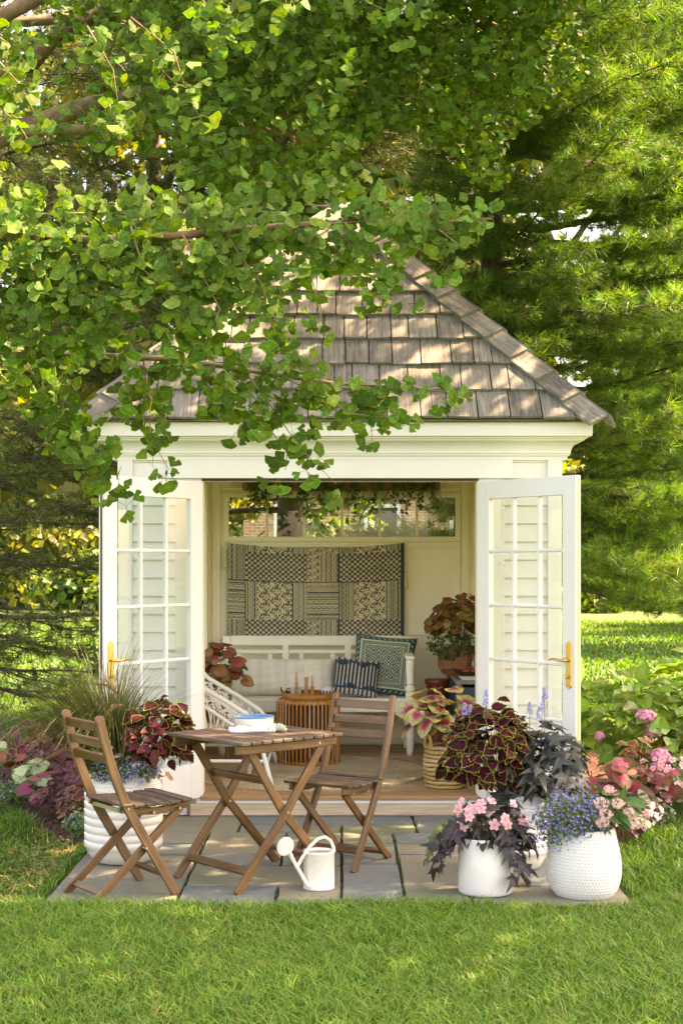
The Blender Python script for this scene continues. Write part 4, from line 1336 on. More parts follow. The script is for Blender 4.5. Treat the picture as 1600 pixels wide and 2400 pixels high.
# ------------------------------------------------------------------ jute rug
rg = MB()
prof = [(0, .012)]
r_ = .012
while r_ < .86:
    prof += [(r_, .006), (r_ + .006, .012), (r_ + .012, .012)]; r_ += .018
prof += [(.872, .004), (.872, 0)]
rg.lathe(prof, 96)
JUTE = m_wood('braided_jute', (.24, .165, .085), (.42, .32, .19), (.55, .45, .29), 160, 14, .95, .1, .9)
rug = rg.build('rug', JUTE); rug.location = (-.25, 1.0, FZ + .001)
tag(rug, 'round braided jute rug on the shed floor', 'rug')

# ------------------------------------------------------------------ white cane armchair
wcr = thing('cane_armchair', 'white cane lounge chair half hidden by the left door', 'armchair', (0, 0, FZ))
def tb_(name, pts, r, par=None, n=8, m=CANE_W): return MB().tube(pts, r, n).build(name, m, par or wcr)
for k, y in enumerate((.62, 1.28)):
    tb_('arm_pole', [(-1.06, y, .735), (-.979, y, .652), (-.78, y, .535), (-.609, y, .425), (-.56, y, .37), (-.545, y, .30)], .017)
    tb_('side_pole', [(-1.06, y, .59), (-.93, y, .50), (-.76, y, .385), (-.60, y, .31), (-.545, y, .30)], .014)
    lat = MB()
    for i in range(9):
        t0 = i / 8
        a = Vector((-1.04 + .46 * t0, y, .71 - .32 * t0)); b_ = Vector((-1.04 + .44 * (t0 + .12), y, .575 - .27 * (t0 + .05)))
        lat.tube([a, b_], .005, 5); lat.tube([Vector((a.x + .05, y, a.z - .035)), Vector((b_.x - .08, y, b_.z + .045))], .005, 5)
    lat.build('lattice', CANE_W, wcr, 'stuff')
    for i in range(4):
        cx, cz = -1.0 + i * .105, .585 - i * .071
        sp_ = MB(); sp_.tube([(cx + (.008 + .0042 * t) * math.cos(t * 1.05), y - .006, cz + (.008 + .0042 * t) * math.sin(t * 1.05)) for t in range(0, 9)] + [(cx + .043 * math.cos(t), y - .006, cz + .043 * math.sin(t)) for t in arc_ang(14, 9.4, 15.2)], .0042, 5)
        sp_.build('scroll', CANE_W, wcr)
    fan_ = MB()
    for i in range(10):
        a = -1.05 + i * .05
        fan_.tube([(a, y, .575 - (a + 1.05) * .58), (-.92 + (a + .92) * .55, y + .03 * (1 if k else -1) * 0, .30)], .005, 5)
    fan_.build('spokes', CANE_W, wcr, 'stuff')
for i in range(5): tb_('seat_pole', [(-.55 - i * .11, .62, .30 - i * .004), (-.55 - i * .11, 1.28, .30 - i * .004)], .013)
seatm = MB()
for i in range(22): seatm.tube([(-.54 - i * .023, .62, .315), (-.54 - i * .023, 1.28, .315)], .009, 5)
seatm.build('seat', CANE_W, wcr)
for (a, b_) in (((-.57, .62, .30), (-.468, .33, .0)), ((-.60, .70, .30), (-.66, .86, .0)), ((-.57, 1.28, .30), (-.48, 1.42, .0)), ((-1.0, .62, .30), (-1.03, .40, .0)), ((-1.0, 1.28, .30), (-1.05, 1.42, .0))):
    tb_('leg', [a, b_], .016)
tb_('stretcher', [(-.52, .48, .15), (-1.01, .50, .15)], .012); tb_('stretcher', [(-.52, 1.36, .15), (-1.02, 1.36, .15)], .012); tb_('stretcher', [(-.51, .46, .13), (-.52, 1.37, .13)], .012)

# ------------------------------------------------------------------ chest and what stands on it
cx0, cx1, cy0, cy1 = .862, 1.088, 1.47, 2.50
cs = thing('chest_of_drawers', 'blue chest with grey wooden top along the right wall', 'chest', ((cx0 + cx1) / 2, (cy0 + cy1) / 2, FZ))
cw, cd = cx1 - cx0, cy1 - cy0
MB().box((0, 0, .30), (cw - .03, cd - .06, .54), ch=.004).build('cabinet', BLUEC, cs)
MB().box((0, 0, .607), (cw, cd, .028), ch=.004).build('top', GREYTOP, cs)
for z in (.17, .43): MB().box((0, -cd / 2 + .024, z), (cw - .09, .012, .22), ch=.004).build('drawer', BLUEC, cs)
for x in (-1, 1):
    for y in (-1, 1): MB().box((x * (cw / 2 - .024), y * (cd / 2 - .022), .296), (.04, .04, .592), ch=.004).build('post', GREYTOP, cs)
CT = FZ + .622
stl = thing('ceramic_stool', 'oxblood red ceramic stool between bench and blue chest', 'stool', (.765, 2.18, FZ))
MB().lathe([(0, .0), (.075, .0), (.085, .02), (.078, .05), (.092, .25), (.080, .48), (.085, .53), (.098, .545), (.1, .565), (.095, .58), (0, .582)], 32).build('body', OXBLOOD, stl)
sc_ = MB()
for i in range(12):
    a = i * 6.2832 / 12
    sc_.tube([(.088 * math.cos(a), .088 * math.sin(a), .42), (.094 * math.cos(a + .12), .094 * math.sin(a + .12), .36), (.094 * math.cos(a), .094 * math.sin(a), .30)], .006, 5)
sc_.build('relief', OXBLOOD, stl)
bw = thing('wooden_bowl', 'dark wooden boat shaped bowl on the blue chest', 'bowl', (.985, 1.72, CT))
bm_ = MB(); V, F = [], []
nr, nc = 7, 18
for j in range(nr):
    r = j / (nr - 1)
    for i in range(nc):
        a = 6.2832 * i / nc
        e = 1 + .28 * max(0, math.cos(a + math.pi)) ** 6
        V.append((.105 * r * math.cos(a) * e, .14 * r * math.sin(a), .006 + .05 * r ** 2.2 + .018 * r * max(0, -math.cos(a)) ** 4))
for j in range(nr - 1):
    for i in range(nc):
        i2 = (i + 1) % nc
        F.append((j * nc + i, j * nc + i2, (j + 1) * nc + i2, (j + 1) * nc + i))
bm_.add(V, F, None, True); bm_.add([(x, y, z - .008) for x, y, z in V], [tuple(reversed(f)) for f in F], None, True)
bm_.build('bowl', m_wood('dark_bowl_wood', (.03, .016, .01), (.10, .045, .02), (.22, .11, .04), 3, 20, .5), bw)
MB().tube([(-.11, 0, .065), (-.21, -.02, .062)], [.007, .004], 6).build('handle', DARKM, bw)
FRUIT = m_plain('red_fruit_skin', (.24, .035, .035), .35)
for i, (x, y, z, lab) in enumerate(((.955, 1.66, .052, 'dark red fruit at the left end of the bowl'), (1.01, 1.665, .054, 'dark red fruit against the door edge in the bowl'), (.985, 1.73, .058, 'dark red fruit at the back of the bowl'))):
    f_ = MB().lathe([(0, -.030), (.016, -.028), (.030, -.010), (.032, .006), (.022, .026), (.008, .029), (0, .025)], 18).build('fruit', FRUIT, None)
    f_.location = (x, y, CT + z); tag(f_, lab, 'fruit', 'red fruit in the bowl')
fl = thing('glass_flask', 'clear glass flask beside the fruit bowl', 'flask', (1.035, 1.90, CT))
MB().lathe([(0, .003), (.042, .003), (.046, .012), (.016, .115), (.015, .155), (.019, .160), (.017, .160), (.013, .154), (.014, .115), (.042, .014), (0, .008)], 28).build('flask', GLASS, fl)
for i, (z, dx, lab) in enumerate(((0, 0, 'lower white book lying on the blue chest'), (.013, -.012, 'upper white book lying on the blue chest'))):
    bk = thing('book', lab, 'book', (.985 + dx, 1.56, CT + z), rad(-3 + 4 * i), 'books on the chest')
    MB().box((0, 0, .0055), (.15, .10, .009)).build('pages', WHITE, bk)
    MB().box((0, 0, .0112), (.155, .105, .0022)).build('cover', m_plain('book_cover%d' % i, (.5, .47, .42), .6), bk); MB().box((0, 0, .0008), (.155, .105, .0016)).build('cover', WHITE, bk)

# ------------------------------------------------------------------ plant building
LM = {}
def lmesh(name, Ts, m):
    k = (name, m.name)
    if k not in LM: LM[k] = [leaf_mesh(name, T, m) for T in Ts]
    return LM[k]

def leaves(parent, name, Ts, m, n, c, R, s0, s1, lean=.2, lo=-.2, shell=.6, up=.7, seed=0, stem=None, root=None, jit=.55, face=0.0):
    """n leaf objects over a dome; lean > 0 droops the tips, up sets how far the blades face the sky, face turns them to the front"""
    q = random.Random(seed * 131 + n)
    me = lmesh(name, Ts, m)
    c = Vector(c); st = MB()
    for i in range(n):
        zz = lo + (1 - lo) * ((i + q.random()) / n)
        az = q.uniform(0, 6.2832)
        h = math.sqrt(max(0, 1 - zz * zz))
        r = (shell + (1 - shell) * q.random() ** .5) * (1 + .17 * math.sin(2.0 * az + seed) * math.cos(3.1 * zz + seed * .7) + .08 * math.sin(5 * az + 2 * seed))
        o = Vector((math.cos(az) * h, math.sin(az) * h, zz))
        p = c + Vector((o.x * R[0], o.y * R[1], o.z * R[2])) * r
        hd = Vector((math.cos(az), math.sin(az), 0))
        d = (hd + Vector((q.gauss(0, jit), q.gauss(0, jit), .5 * zz - lean + q.gauss(0, .25)))).normalized()
        nrm = o * (1 - up * .6) + Vector((q.gauss(0, .42), q.gauss(0, .42) - face, up + q.gauss(0, .2)))
        s = (s0 + (s1 - s0) * q.random() ** .8) * (.75 if q.random() < .25 else 1)
        ob = link(name, q.choice(me), None, parent)
        M = frame(d, nrm).to_4x4() @ Matrix.Scale(s, 4)
        M.translation = p - d * s * .4
        ob.matrix_local = M
        if stem is not None and q.random() < .4:
            b = Vector(root if root is not None else (c.x, c.y, c.z - R[2])) + hd * .02
            e_ = p - d * s * .4
            mid = (b + e_) / 2 + Vector((0, 0, .25 * (e_ - b).length))
            st.tube([b, mid, e_], [.0024, .0018, .0012], 4, False)
    if stem is not None and st.v: st.build('stems', stem, parent, 'stuff')

def flowers(parent, name, T, m, n, c, R, s0, s1, seed=0, lo=.0, shell=.9, face=.7):
    q = random.Random(seed * 17 + n)
    me = lmesh(name, [T], m)[0]
    for i in range(n):
        zz = lo + (1 - lo) * q.random(); az = -q.uniform(.1, math.pi - .1) if q.random() < .75 else q.uniform(0, 6.28)
        h = math.sqrt(max(0, 1 - zz * zz))
        o = Vector((math.cos(az) * h, math.sin(az) * h, zz))
        p = Vector(c) + Vector((o.x * R[0], o.y * R[1], o.z * R[2])) * q.uniform(shell, 1.08)
        nz = Vector((o.x + q.gauss(0, .3), o.y - face + q.gauss(0, .2), o.z * .6 + .3 + q.gauss(0, .3)))
        ob = link(name, me, None, parent)
        M = frame(Vector((q.random() - .5, q.random() - .5, q.random() - .5)), Vector((0, 0, 1))).to_4x4()
        F_ = frame(nz.cross(Vector((q.random(), q.random(), q.random() + .1))), nz).to_4x4() @ Matrix.Scale(q.uniform(s0, s1), 4)
        F_.translation = p
        ob.matrix_local = F_

def bloom_ball(parent, name, T, m, n, c, R, s, seed=0, half=False, squash=1.0):
    """one flower head of many florets, joined"""
    q = np.random.default_rng(seed)
    o = q.normal(0, 1, (n, 3)); o /= np.linalg.norm(o, axis=1, keepdims=True)
    if half: o[:, 2] = np.abs(o[:, 2]) * .6
    P = o * np.array([R, R, R * squash]) * (.88 + .14 * q.random((n, 1)))
    Nn = o + q.normal(0, .3, (n, 3))
    Dd = np.cross(Nn, q.normal(0, 1, (n, 3)))
    ob = inst(name, T, frames_np(Dd, Nn, s * (.8 + .4 * q.random(n))), P, m, parent, None, seed)
    ob.location = c
    return ob

def speckle(parent, name, T, m, n, c, R, s0, s1, seed=0, lo=-.6, shell=.55, face=.6, up=.5, front=.65):
    """hundreds of florets or leaflets too small to pick apart"""
    q = np.random.default_rng(seed)
    o = q.normal(0, 1, (n, 3)); o /= np.linalg.norm(o, axis=1, keepdims=True)
    flip = (q.random(n) < front) & (o[:, 1] > 0); o[flip, 1] *= -1
    o[:, 2] = np.where(o[:, 2] < lo, -o[:, 2] * .5, o[:, 2])
    P = np.asarray(c) + o * np.asarray(R) * (shell + (1.08 - shell) * q.random((n, 1)) ** .6)
    Nn = o + q.normal(0, .45, (n, 3)) + np.array([0, -face, up])
    Dd = np.cross(Nn, q.normal(0, 1, (n, 3)))
    return inst(name, T, frames_np(Dd, Nn, s0 + (s1 - s0) * q.random(n)), P, m, parent, 'stuff', seed)

def twigs(parent, n, c, R, base, r, m, seed=0, name='stems'):
    q = random.Random(seed); b = MB()
    for i in range(n):
        az = q.uniform(0, 6.28); z = q.uniform(-.3, 1)
        h = math.sqrt(max(0, 1 - z * z))
        e_ = Vector(c) + Vector((math.cos(az) * h * R[0], math.sin(az) * h * R[1], z * R[2])) * q.uniform(.8, 1.1)
        p = Vector(base) + Vector((math.cos(az), math.sin(az), 0)) * .06
        b.tube([p, (p + e_) / 2 + Vector((0, 0, .04)), e_], [r, r * .8, r * .5], 4, False)
    return b.build(name, m, parent, 'stuff')

def vines(parent, n, base, az0, az1, L, m, seed=0, s0=.07, s1=.11, lift=.10, drop=.22, name='vine_leaf', per=7, Ts=None, stemm=None):
    """trailing runners with lobed leaves"""
    q = random.Random(seed); b = MB(); me = lmesh(name, Ts or T_LOBED, m)
    for i in range(n):
        az = az0 + (az1 - az0) * (i + q.random() * .8) / n
        hd = Vector((math.cos(az), math.sin(az), 0)); l = L * q.uniform(.6, 1.1); lf = lift * q.uniform(.4, 1.2); dp = drop * q.uniform(.3, 1.2)
        P = [Vector(base) + hd * (.03 + l * t) + Vector((0, 0, lf * math.sin(min(1, t * 1.6) * math.pi * .62) * 1.0 - dp * t * t)) for t in (0, .2, .4, .6, .8, 1)]
        b.tube(P, [.0035, .003, .003, .0025, .002, .0015], 5, False)
        for k in range(per):
            t = .12 + .88 * k / (per - 1)
            f = t * 5; j = min(4, int(f)); p = P[j].lerp(P[j + 1], f - j)
            sd = Vector((-hd.y, hd.x, 0)) * (1 if k % 2 else -1)
            d = (hd * .5 + sd * q.uniform(.3, .9) + Vector((0, 0, q.uniform(-.9, .1)))).normalized()
            nr = hd * .7 + Vector((q.gauss(0, .3), q.gauss(0, .3) - .3, .6))
            s = q.uniform(s0, s1) * (1 - .25 * t)
            ob = link(name, q.choice(me), None, parent)
            M = frame(d, nr).to_4x4() @ Matrix.Scale(s, 4); M.translation = p + d * s * .12
            ob.matrix_local = M
    b.build('runners', stemm or STEMR, parent, 'stuff')

def soil_disc(parent, r, z, c=(0, 0)):
    MB().lathe([(0, z + .01), (r * .6, z + .008), (r, z)], 24, (c[0], c[1], 0)).build('soil', SOIL, parent)

# ---- ribbed white planter at the left with grass and coleus
def ribbed(r0, h, ribs, foot, taper=0.0):
    prof = [(0, .0), (foot, .0), (foot + .012, .006)]
    prof += [(r0 * .93, .055), (r0 * .985, .085)]
    z = .085
    n = ribs
    dz = (h - .085 - .06) / n
    for i in range(n):
        w_ = dz
        prof += [(r0, z + w_ * .05), (r0, z + w_ * .72), (r0 - .003, z + w_ * .78), (r0 - .0065, z + w_ * .86), (r0 - .003, z + w_ * .94)]
        z += w_
    prof += [(r0 - .002, z), (r0 - .016, z + .012), (r0 - .017, z + .026), (r0 - .021, z + .030), (r0 - .017, z + .034), (r0 - .018, h - .006), (r0 - .024, h), (r0 - .036, h - .004), (r0 - .04, h - .06), (0, h - .065)]
    return prof
pl = thing('flower_pot', 'tall ribbed white planter with arching fountain grass and coleus behind the left chair', 'potted plant', (-1.198, -1.45, .003))
MB().lathe(ribbed(.214, .49, 8, .150), 64).build('pot', GLAZE, pl)
soil_disc(pl, .17, .44)
def grass_clump(parent, base, n, L0, L1, seed, m=L_FOUNT, wid=.006, name='grass_blades', lean=(0, 0), spread=1.0):
    q = np.random.default_rng(seed)
    V, F, Lf = [], [], []
    K = 7
    for i in range(n):
        az = q.random() * 6.28; L = L0 + (L1 - L0) * q.random(); a = q.random() ** .8 * spread
        hx, hy = math.cos(az) + lean[0], math.sin(az) + lean[1]
        b = len(V); rr = q.random()
        bx, by = base[0] + .05 * math.cos(az) * q.random(), base[1] + .05 * math.sin(az) * q.random()
        sx, sy = -math.sin(az + .6) * wid / 2, math.cos(az + .6) * wid / 2
        out_, up_, ang = 0.0, 0.0, rad(4 + 22 * a)
        for k in range(K):
            t = k / (K - 1); w_ = 1 - t ** 1.5
            V.append((bx + hx * out_ - sx * w_, by + hy * out_ - sy * w_, base[2] + up_)); V.append((bx + hx * out_ + sx * w_, by + hy * out_ + sy * w_, base[2] + up_))
            Lf += [(t, 0, rr)] * 2
            out_ += math.sin(ang) * L / K; up_ += math.cos(ang) * L / K; ang += rad((8 + 22 * a) * (.4 + 1.3 * t))
        for k in range(K - 1):
            c = b + 2 * k; F += [(c, c + 1, c + 3), (c, c + 3, c + 2)]
    V = np.array(V)
    o = link(name, np_mesh(name, V, np.array(F), {'lf': np.array(Lf), 'gr': V}, True), m, parent); o['kind'] = 'stuff'
grass_clump(pl, (-.09, .10, .44), 900, .50, 1.05, 5, wid=.0085, lean=(-.32, -.12))
grass_clump(pl, (-.12, .06, .44), 260, .85, 1.25, 15, wid=.008, lean=(-.55, -.28), spread=1.25)
grass_clump(pl, (-.03, .04, .44), 200, .55, .92, 6, wid=.007, lean=(.15, -.1), spread=.6)
T_PL = ovate_T(.10, 4, .2, .1, 0, 1)
for i, (px, pz, dx, dz, yy) in enumerate(((-.155, .86, -.16, -.05, -.05), (-.07, .905, -.09, .06, 0), (-.27, .74, -.17, -.07, 0), (-.26, .63, -.16, -.07, -.1), (-.02, .86, -.09, -.09, -.1), (.18, .83, .06, -.10, -.05), (-.12, .69, -.13, -.02, -.1), (.04, .60, .03, .13, -.2))):
    pm_ = MB()
    pm_.tube([(-.08 + (px + .08) * .25, .05, .44), (-.08 + (px + .08) * .6, .02, .44 + (pz - .44) * .6), (px - dx * .4, yy, pz)], [.002, .0018, .0015], 4, False)
    fz = np.random.default_rng(i)
    P0 = Vector((px - dx * .4, yy, pz)); P1 = Vector((px + dx * .25, yy, pz + max(dz, -.02) + .02)); P2 = Vector((px + dx, yy - .02, pz + dz))
    pm_.tube([P0, P1, P2], [.0035, .0065, .0025], 6)
    for k in range(260):
        t = fz.random(); c_ = P0.lerp(P1, t).lerp(P1.lerp(P2, t), t); ax = (P1.lerp(P2, t) - P0.lerp(P1, t)).normalized()
        r_ = Vector(fz.normal(0, 1, 3)); r_ = (r_ - ax * r_.dot(ax)).normalized()
        e_ = c_ + r_ * .017 + ax * .02
        w_ = ax.cross(r_) * .0017
        pm_.add([c_ - w_, c_ + w_, e_], [(0, 1, 2)])
    pm_.build('plume', L_PLUME, pl)
leaves(pl, 'coleus_leaf', T_COLEUS, L_COLEUS, 120, (.21, -.02, .66), (.20, .19, .24), .06, .115, .25, -.5, .75, .5, 3, STEMR, (.12, 0, .44), face=.5)
leaves(pl, 'polka_dot_leaf', T_OVATE, L_HYPO, 24, (.17, -.17, .64), (.10, .07, .13), .055, .085, .2, -.5, .6, .4, 4, STEMR, (.1, -.08, .44), face=.7)
leaves(pl, 'polka_dot_leaf', T_OVATE, L_HYPOD, 22, (-.16, -.13, .52), (.09, .08, .12), .05, .075, .3, -.6, .6, .4, 5, STEMR, (-.1, -.08, .44), face=.7)
leaves(pl, 'foliage_leaf', T_LANCE, L_PENT, 26, (-.02, -.14, .57), (.16, .08, .09), .06, .09, .1, -.2, .6, .5, 6, STEM, (0, -.1, .44))
speckle(pl, 'lobelia_leaves', T_LANCE[0], L_LOBL, 420, (.03, -.17, .50), (.19, .075, .055), .02, .035, 7)
speckle(pl, 'lobelia_blossoms', T_LOB, F_BLUE, 330, (.04, -.18, .505), (.20, .085, .07), .0065, .0095, 8, lo=-.9)
for i, (x, y, z) in enumerate(((-.055, -.17, .63), (-.075, -.15, .66), (0, -.16, .585), (.05, -.15, .575))):
    bloom_ball(pl, 'flower_head', T_STAR, F_PENT, 26, (x, y, z), .028, .011, i + 60, True)
flowers(pl, 'coral_flower', T_IMP, F_CORAL, 9, (.20, -.14, .47), (.09, .05, .05), .014, .02, 9)

# ---- plain white cylinder with impatiens
pc = thing('flower_pot', 'plain white cylinder pot with pink impatiens and black trailing vine', 'potted plant', (.714, -2.235, .003))
MB().lathe([(0, 0), (.126, 0), (.1345, .006), (.136, .016), (.136, .276), (.133, .280), (.126, .278), (.124, .22), (0, .215)], 64).build('pot', GLAZE, pc)
soil_disc(pc, .124, .25)
leaves(pc, 'impatiens_leaf', T_LANCE + T_OVATE[:1], L_IMPB, 150, (.01, -.0, .325), (.17, .145, .135), .06, .10, .15, -.55, .5, .6, 11, STEMR, (0, 0, .25), face=.3)
flowers(pc, 'flower', T_IMP, F_PINK, 14, (.02, -.02, .335), (.17, .14, .14), .023, .032, 12, .0)
flowers(pc, 'flower', T_IMP, F_PINK, 9, (-.05, .0, .38), (.12, .09, .09), .022, .031, 13, .3)
vines(pc, 5, (-.08, -.02, .275), rad(150), rad(228), .17, L_VINE, 14, .065, .11, .09, .22)
vines(pc, 6, (.06, -.04, .275), rad(-80), rad(10), .16, L_VINE, 15, .07, .105, .09, .22)
vines(pc, 2, (-.12, .0, .28), rad(165), rad(185), .15, L_VINEGR, 16, .05, .075, .11, .15)

# ---- ribbed pot behind with coleus and smoky vine
pr_ = thing('flower_pot', 'ribbed white pot overflowing with burgundy coleus and smoky vine by the right door', 'potted plant', (.935, -1.62, .003))
MB().lathe(ribbed(.172, .40, 7, .125), 56).build('pot', GLAZE, pr_)
soil_disc(pr_, .13, .36)
leaves(pr_, 'coleus_leaf', T_COLEUS, L_COLEUS, 90, (-.14, -.06, .66), (.20, .17, .19), .07, .11, .1, -.2, .4, .5, 29, None, None, face=.6)
leaves(pr_, 'coleus_leaf', T_COLEUS, L_COLEUS, 205, (-.14, -.04, .61), (.26, .22, .27), .06, .115, .25, -.62, .72, .5, 21, STEMR, (-.05, 0, .37), face=.5)
leaves(pr_, 'vine_leaf', T_LOBED, L_VINEG, 130, (.15, -.07, .52), (.24, .19, .23), .065, .115, .3, -.65, .65, .5, 22, STEM, (.05, 0, .37), face=.5)
vines(pr_, 5, (.14, -.05, .40), rad(-75), rad(25), .20, L_VINEG, 23, .08, .12, .14, .16)
vines(pr_, 3, (-.08, -.12, .40), rad(-120), rad(-70), .08, L_VINEG, 24, .075, .11, .04, .14)
for i, (x, z, h) in enumerate(((-.160, .90, .10), (-.275, .845, .07), (-.245, .84, .06), (.14, .87, .14), (.075, .85, .07), (.155, .93, .06))):
    q = np.random.default_rng(70 + i); n = int(900 * h) + 20
    t = q.random(n); a = q.random(n) * 6.28; r_ = (.017 * (1 - t) + .004)
    P = np.stack([r_ * np.cos(a), r_ * np.sin(a), t * h - h * .5], 1); Nn = np.stack([np.cos(a), np.sin(a), .3 + 0 * a], 1)
    o = inst('flower_spike', T_LOB, frames_np(np.cross(Nn, q.normal(0, 1, (n, 3))), Nn, .0065 + .003 * q.random(n)), P, F_LAV, pr_, None, i)
    o.location = (x, -.02, z); o.rotation_euler = (q.normal(0, .1), q.normal(0, .15), 0)
    MB().tube([(x, -.02, .5), (x, -.02, z)], .002, 4).build('spike_stem', STEM, pr_)

# ---- dimpled white pot with lobelia and pentas
pdm = thing('flower_pot', 'dimpled white pot with blue lobelia and pale pink pentas at the paving corner', 'potted plant', (1.196, -2.27, .003))
def pot_r(z):
    P = [(0, .140), (.02, .158), (.06, .174), (.11, .1815), (.16, .1805), (.22, .171), (.28, .157), (.325, .148)]
    for (z0, r0), (z1, r1) in zip(P, P[1:]):
        if z0 <= z <= z1:
            t = (z - z0) / (z1 - z0); return r0 + (r1 - r0) * t
    return P[-1][1]
NX, NZ = 560, 150
th, zz = np.meshgrid(np.arange(NX) / NX * 2 * np.pi, np.linspace(0, .325, NZ))
rz = np.vectorize(pot_r)(zz)
rz = np.stack([np.convolve(np.pad(rz[:, 0], 8, 'edge'), np.ones(17) / 17, 'valid')] * NX, 1)
rows = 21; pit = .325 / rows
rw = np.floor(zz / pit); cnt = 66
du = (np.mod(th * cnt / (2 * np.pi) + .5 * np.mod(rw, 2) + .15 * np.sin(rw * 3.1), 1) - .5) * (2 * np.pi * rz / cnt); dv = (np.mod(zz / pit, 1) - .5) * pit
dd = np.hypot(du, dv) / (pit * .5)
band = (zz > .012) & (zz < .318)
rim_ = .0022 * np.exp(-((dd - .86) / .16) ** 2) - .0034 * np.exp(-(dd / .55) ** 4)
rz = rz + np.where(band, rim_, 0)
P = np.stack([rz * np.cos(th), rz * np.sin(th), zz], -1).reshape(-1, 3)
idx = np.arange(NX * NZ).reshape(NZ, NX); nxt = np.roll(idx, -1, 1)
F = np.stack([idx[:-1], nxt[:-1], nxt[1:], idx[1:]], -1).reshape(-1, 4)
link('pot', np_mesh('pot', P, F, {'gr': P}, True), MATTEW, pdm)
MB().lathe([(.148, .325), (.144, .330), (.138, .325), (.14, .27), (0, .27)], 48).build('rim', MATTEW, pdm)
soil_disc(pdm, .138, .29)
twigs(pdm, 90, (-.06, -.03, .40), (.20, .16, .12), (-.04, 0, .29), .0016, STEM, 31)
speckle(pdm, 'lobelia_leaves', T_LANCE[0], L_LOBL, 900, (-.06, -.04, .385), (.19, .15, .11), .022, .036, 32, lo=-.8, shell=.3)
speckle(pdm, 'lobelia_blossoms', T_LOB, F_BLUE, 560, (-.075, -.045, .39), (.20, .165, .12), .0075, .0105, 33, lo=-.95, shell=.6)
speckle(pdm, 'lobelia_blossoms', T_LOB, F_BLUE, 150, (-.13, -.07, .33), (.16, .13, .10), .0075, .0105, 133, lo=-1.2, shell=.7)
speckle(pdm, 'lobelia_blossoms', T_LOB, F_BLUE, 120, (-.02, -.03, .43), (.15, .12, .13), .0075, .0105, 134, lo=-.2, shell=.6)
speckle(pdm, 'lobelia_leaves', T_LANCE[0], L_LOBL, 160, (-.12, -.07, .34), (.15, .12, .09), .02, .034, 135, lo=-1.0)
leaves(pdm, 'pentas_leaf', T_LANCE + T_OVATE[:1], L_PENT, 85, (.10, -.02, .40), (.15, .14, .12), .075, .115, .15, -.55, .5, .5, 34, STEM, (.04, 0, .29), face=.4)
for i, (x, y, z, r) in enumerate(((.055, -.17, .475, .036), (.075, -.18, .425, .032), (.055, -.19, .385, .032), (.135, -.16, .47, .030), (.225, -.13, .375, .042), (.19, -.15, .43, .024), (.10, -.12, .535, .024))):
    bloom_ball(pdm, 'flower_head', T_STAR, F_PENT, int(34 + r * 800), (x, y, z), r, .0125, i + 35, False, .75)

# ---- baskets and plants inside the shed
def basket(parent, R0, h, n, m, belly=.0, rr=.016, handles=True):
    for i in range(n):
        z = rr * .8 + (h - rr * 1.6) * i / (n - 1)
        r = R0 * (1 + belly * math.sin(math.pi * i / (n - 1)))
        b = MB(); K = 56
        V, F, G = [], [], []
        for k in range(K):
            a = 6.2832 * k / K
            for j in range(8):
                t = 6.2832 * j / 8
                tw = 1 + .22 * math.cos(t * 2 + a * 26 + i) 
                V.append(((r + rr * .72 * tw * math.cos(t)) * math.cos(a), (r + rr * .72 * tw * math.cos(t)) * math.sin(a), z + rr * tw * math.sin(t) * .8 + .002 * math.sin(a * 7 + i)))
                G.append((a * r, t * rr + a * .4, i * .3))
        for k in range(K):
            for j in range(8):
                k2, j2 = (k + 1) % K, (j + 1) % 8
                F.append((k * 8 + j, k2 * 8 + j, k2 * 8 + j2, k * 8 + j2))
        b.add(V, F, G, True).build('coil', m, parent)
    MB().lathe([(0, .01), (R0 * .93, .01), (R0 * .95, h * .8), (0, h * .8)], 28).build('liner', SOIL, parent)
    if handles:
        for a in (rad(200), rad(20)):
            u_ = Vector((math.cos(a), math.sin(a), 0)); t_ = Vector((-u_.y, u_.x, 0))
            MB().tube([u_ * R0 + t_ * (.055 * math.cos(s)) + Vector((0, 0, h - .02 + .085 * math.sin(s))) for s in arc_ang(11, 0, math.pi)], .012, 8).build('handle', m, parent)
bk1 = thing('plant_basket', 'woven grass basket with magenta and cream caladium on the shed floor', 'potted plant', (.70, .32, FZ))
basket(bk1, .128, .285, 10, HYAC, .10, .017)
leaves(bk1, 'caladium_leaf', T_HEART, L_CAL_MAG, 44, (-.045, -.03, .42), (.26, .22, .26), .085, .14, .45, -.35, .8, .6, 41, STEMR, (0, 0, .22), .3, face=.5)
st_ = thing('plant_stand', 'small wooden stand under the plant basket behind the white chair', 'stand', (-.955, 1.62, FZ))
MB().lathe([(0, .40), (.15, .40), (.155, .41), (.15, .425), (0, .425)], 28).build('top', TRAYW, st_)
for a in (45, 135, 225, 315): MB().tube([(.10 * math.cos(rad(a)), .10 * math.sin(rad(a)), .40), (.14 * math.cos(rad(a)), .14 * math.sin(rad(a)), 0)], .016, 8).build('leg', TRAYW, st_)
bk2 = thing('plant_basket', 'golden woven basket with salmon caladium left of the bench', 'potted plant', (-.955, 1.62, FZ + .427))
basket(bk2, .105, .17, 7, HYAC, .06, .014, True)
leaves(bk2, 'caladium_leaf', T_HEART, L_CAL_OR, 52, (.03, -.02, .26), (.20, .18, .22), .065, .105, .4, -.4, .6, .5, 42, STEMR, (0, 0, .14), face=.6)
bk3 = thing('plant_basket', 'eight sided brown basket with rusty caladium and ivy on the blue chest', 'potted plant', (.925, 2.12, CT))
oc = MB()
for (r0, z0, r1, z1) in ((.125, 0, .160, .05), (.160, .05, .160, .17), (.160, .17, .135, .215)):
    oc.lathe([(r0, z0), (r1, z1)], 8, (0, 0, 0), False, Matrix.Rotation(rad(22.5), 3, 'Z'))
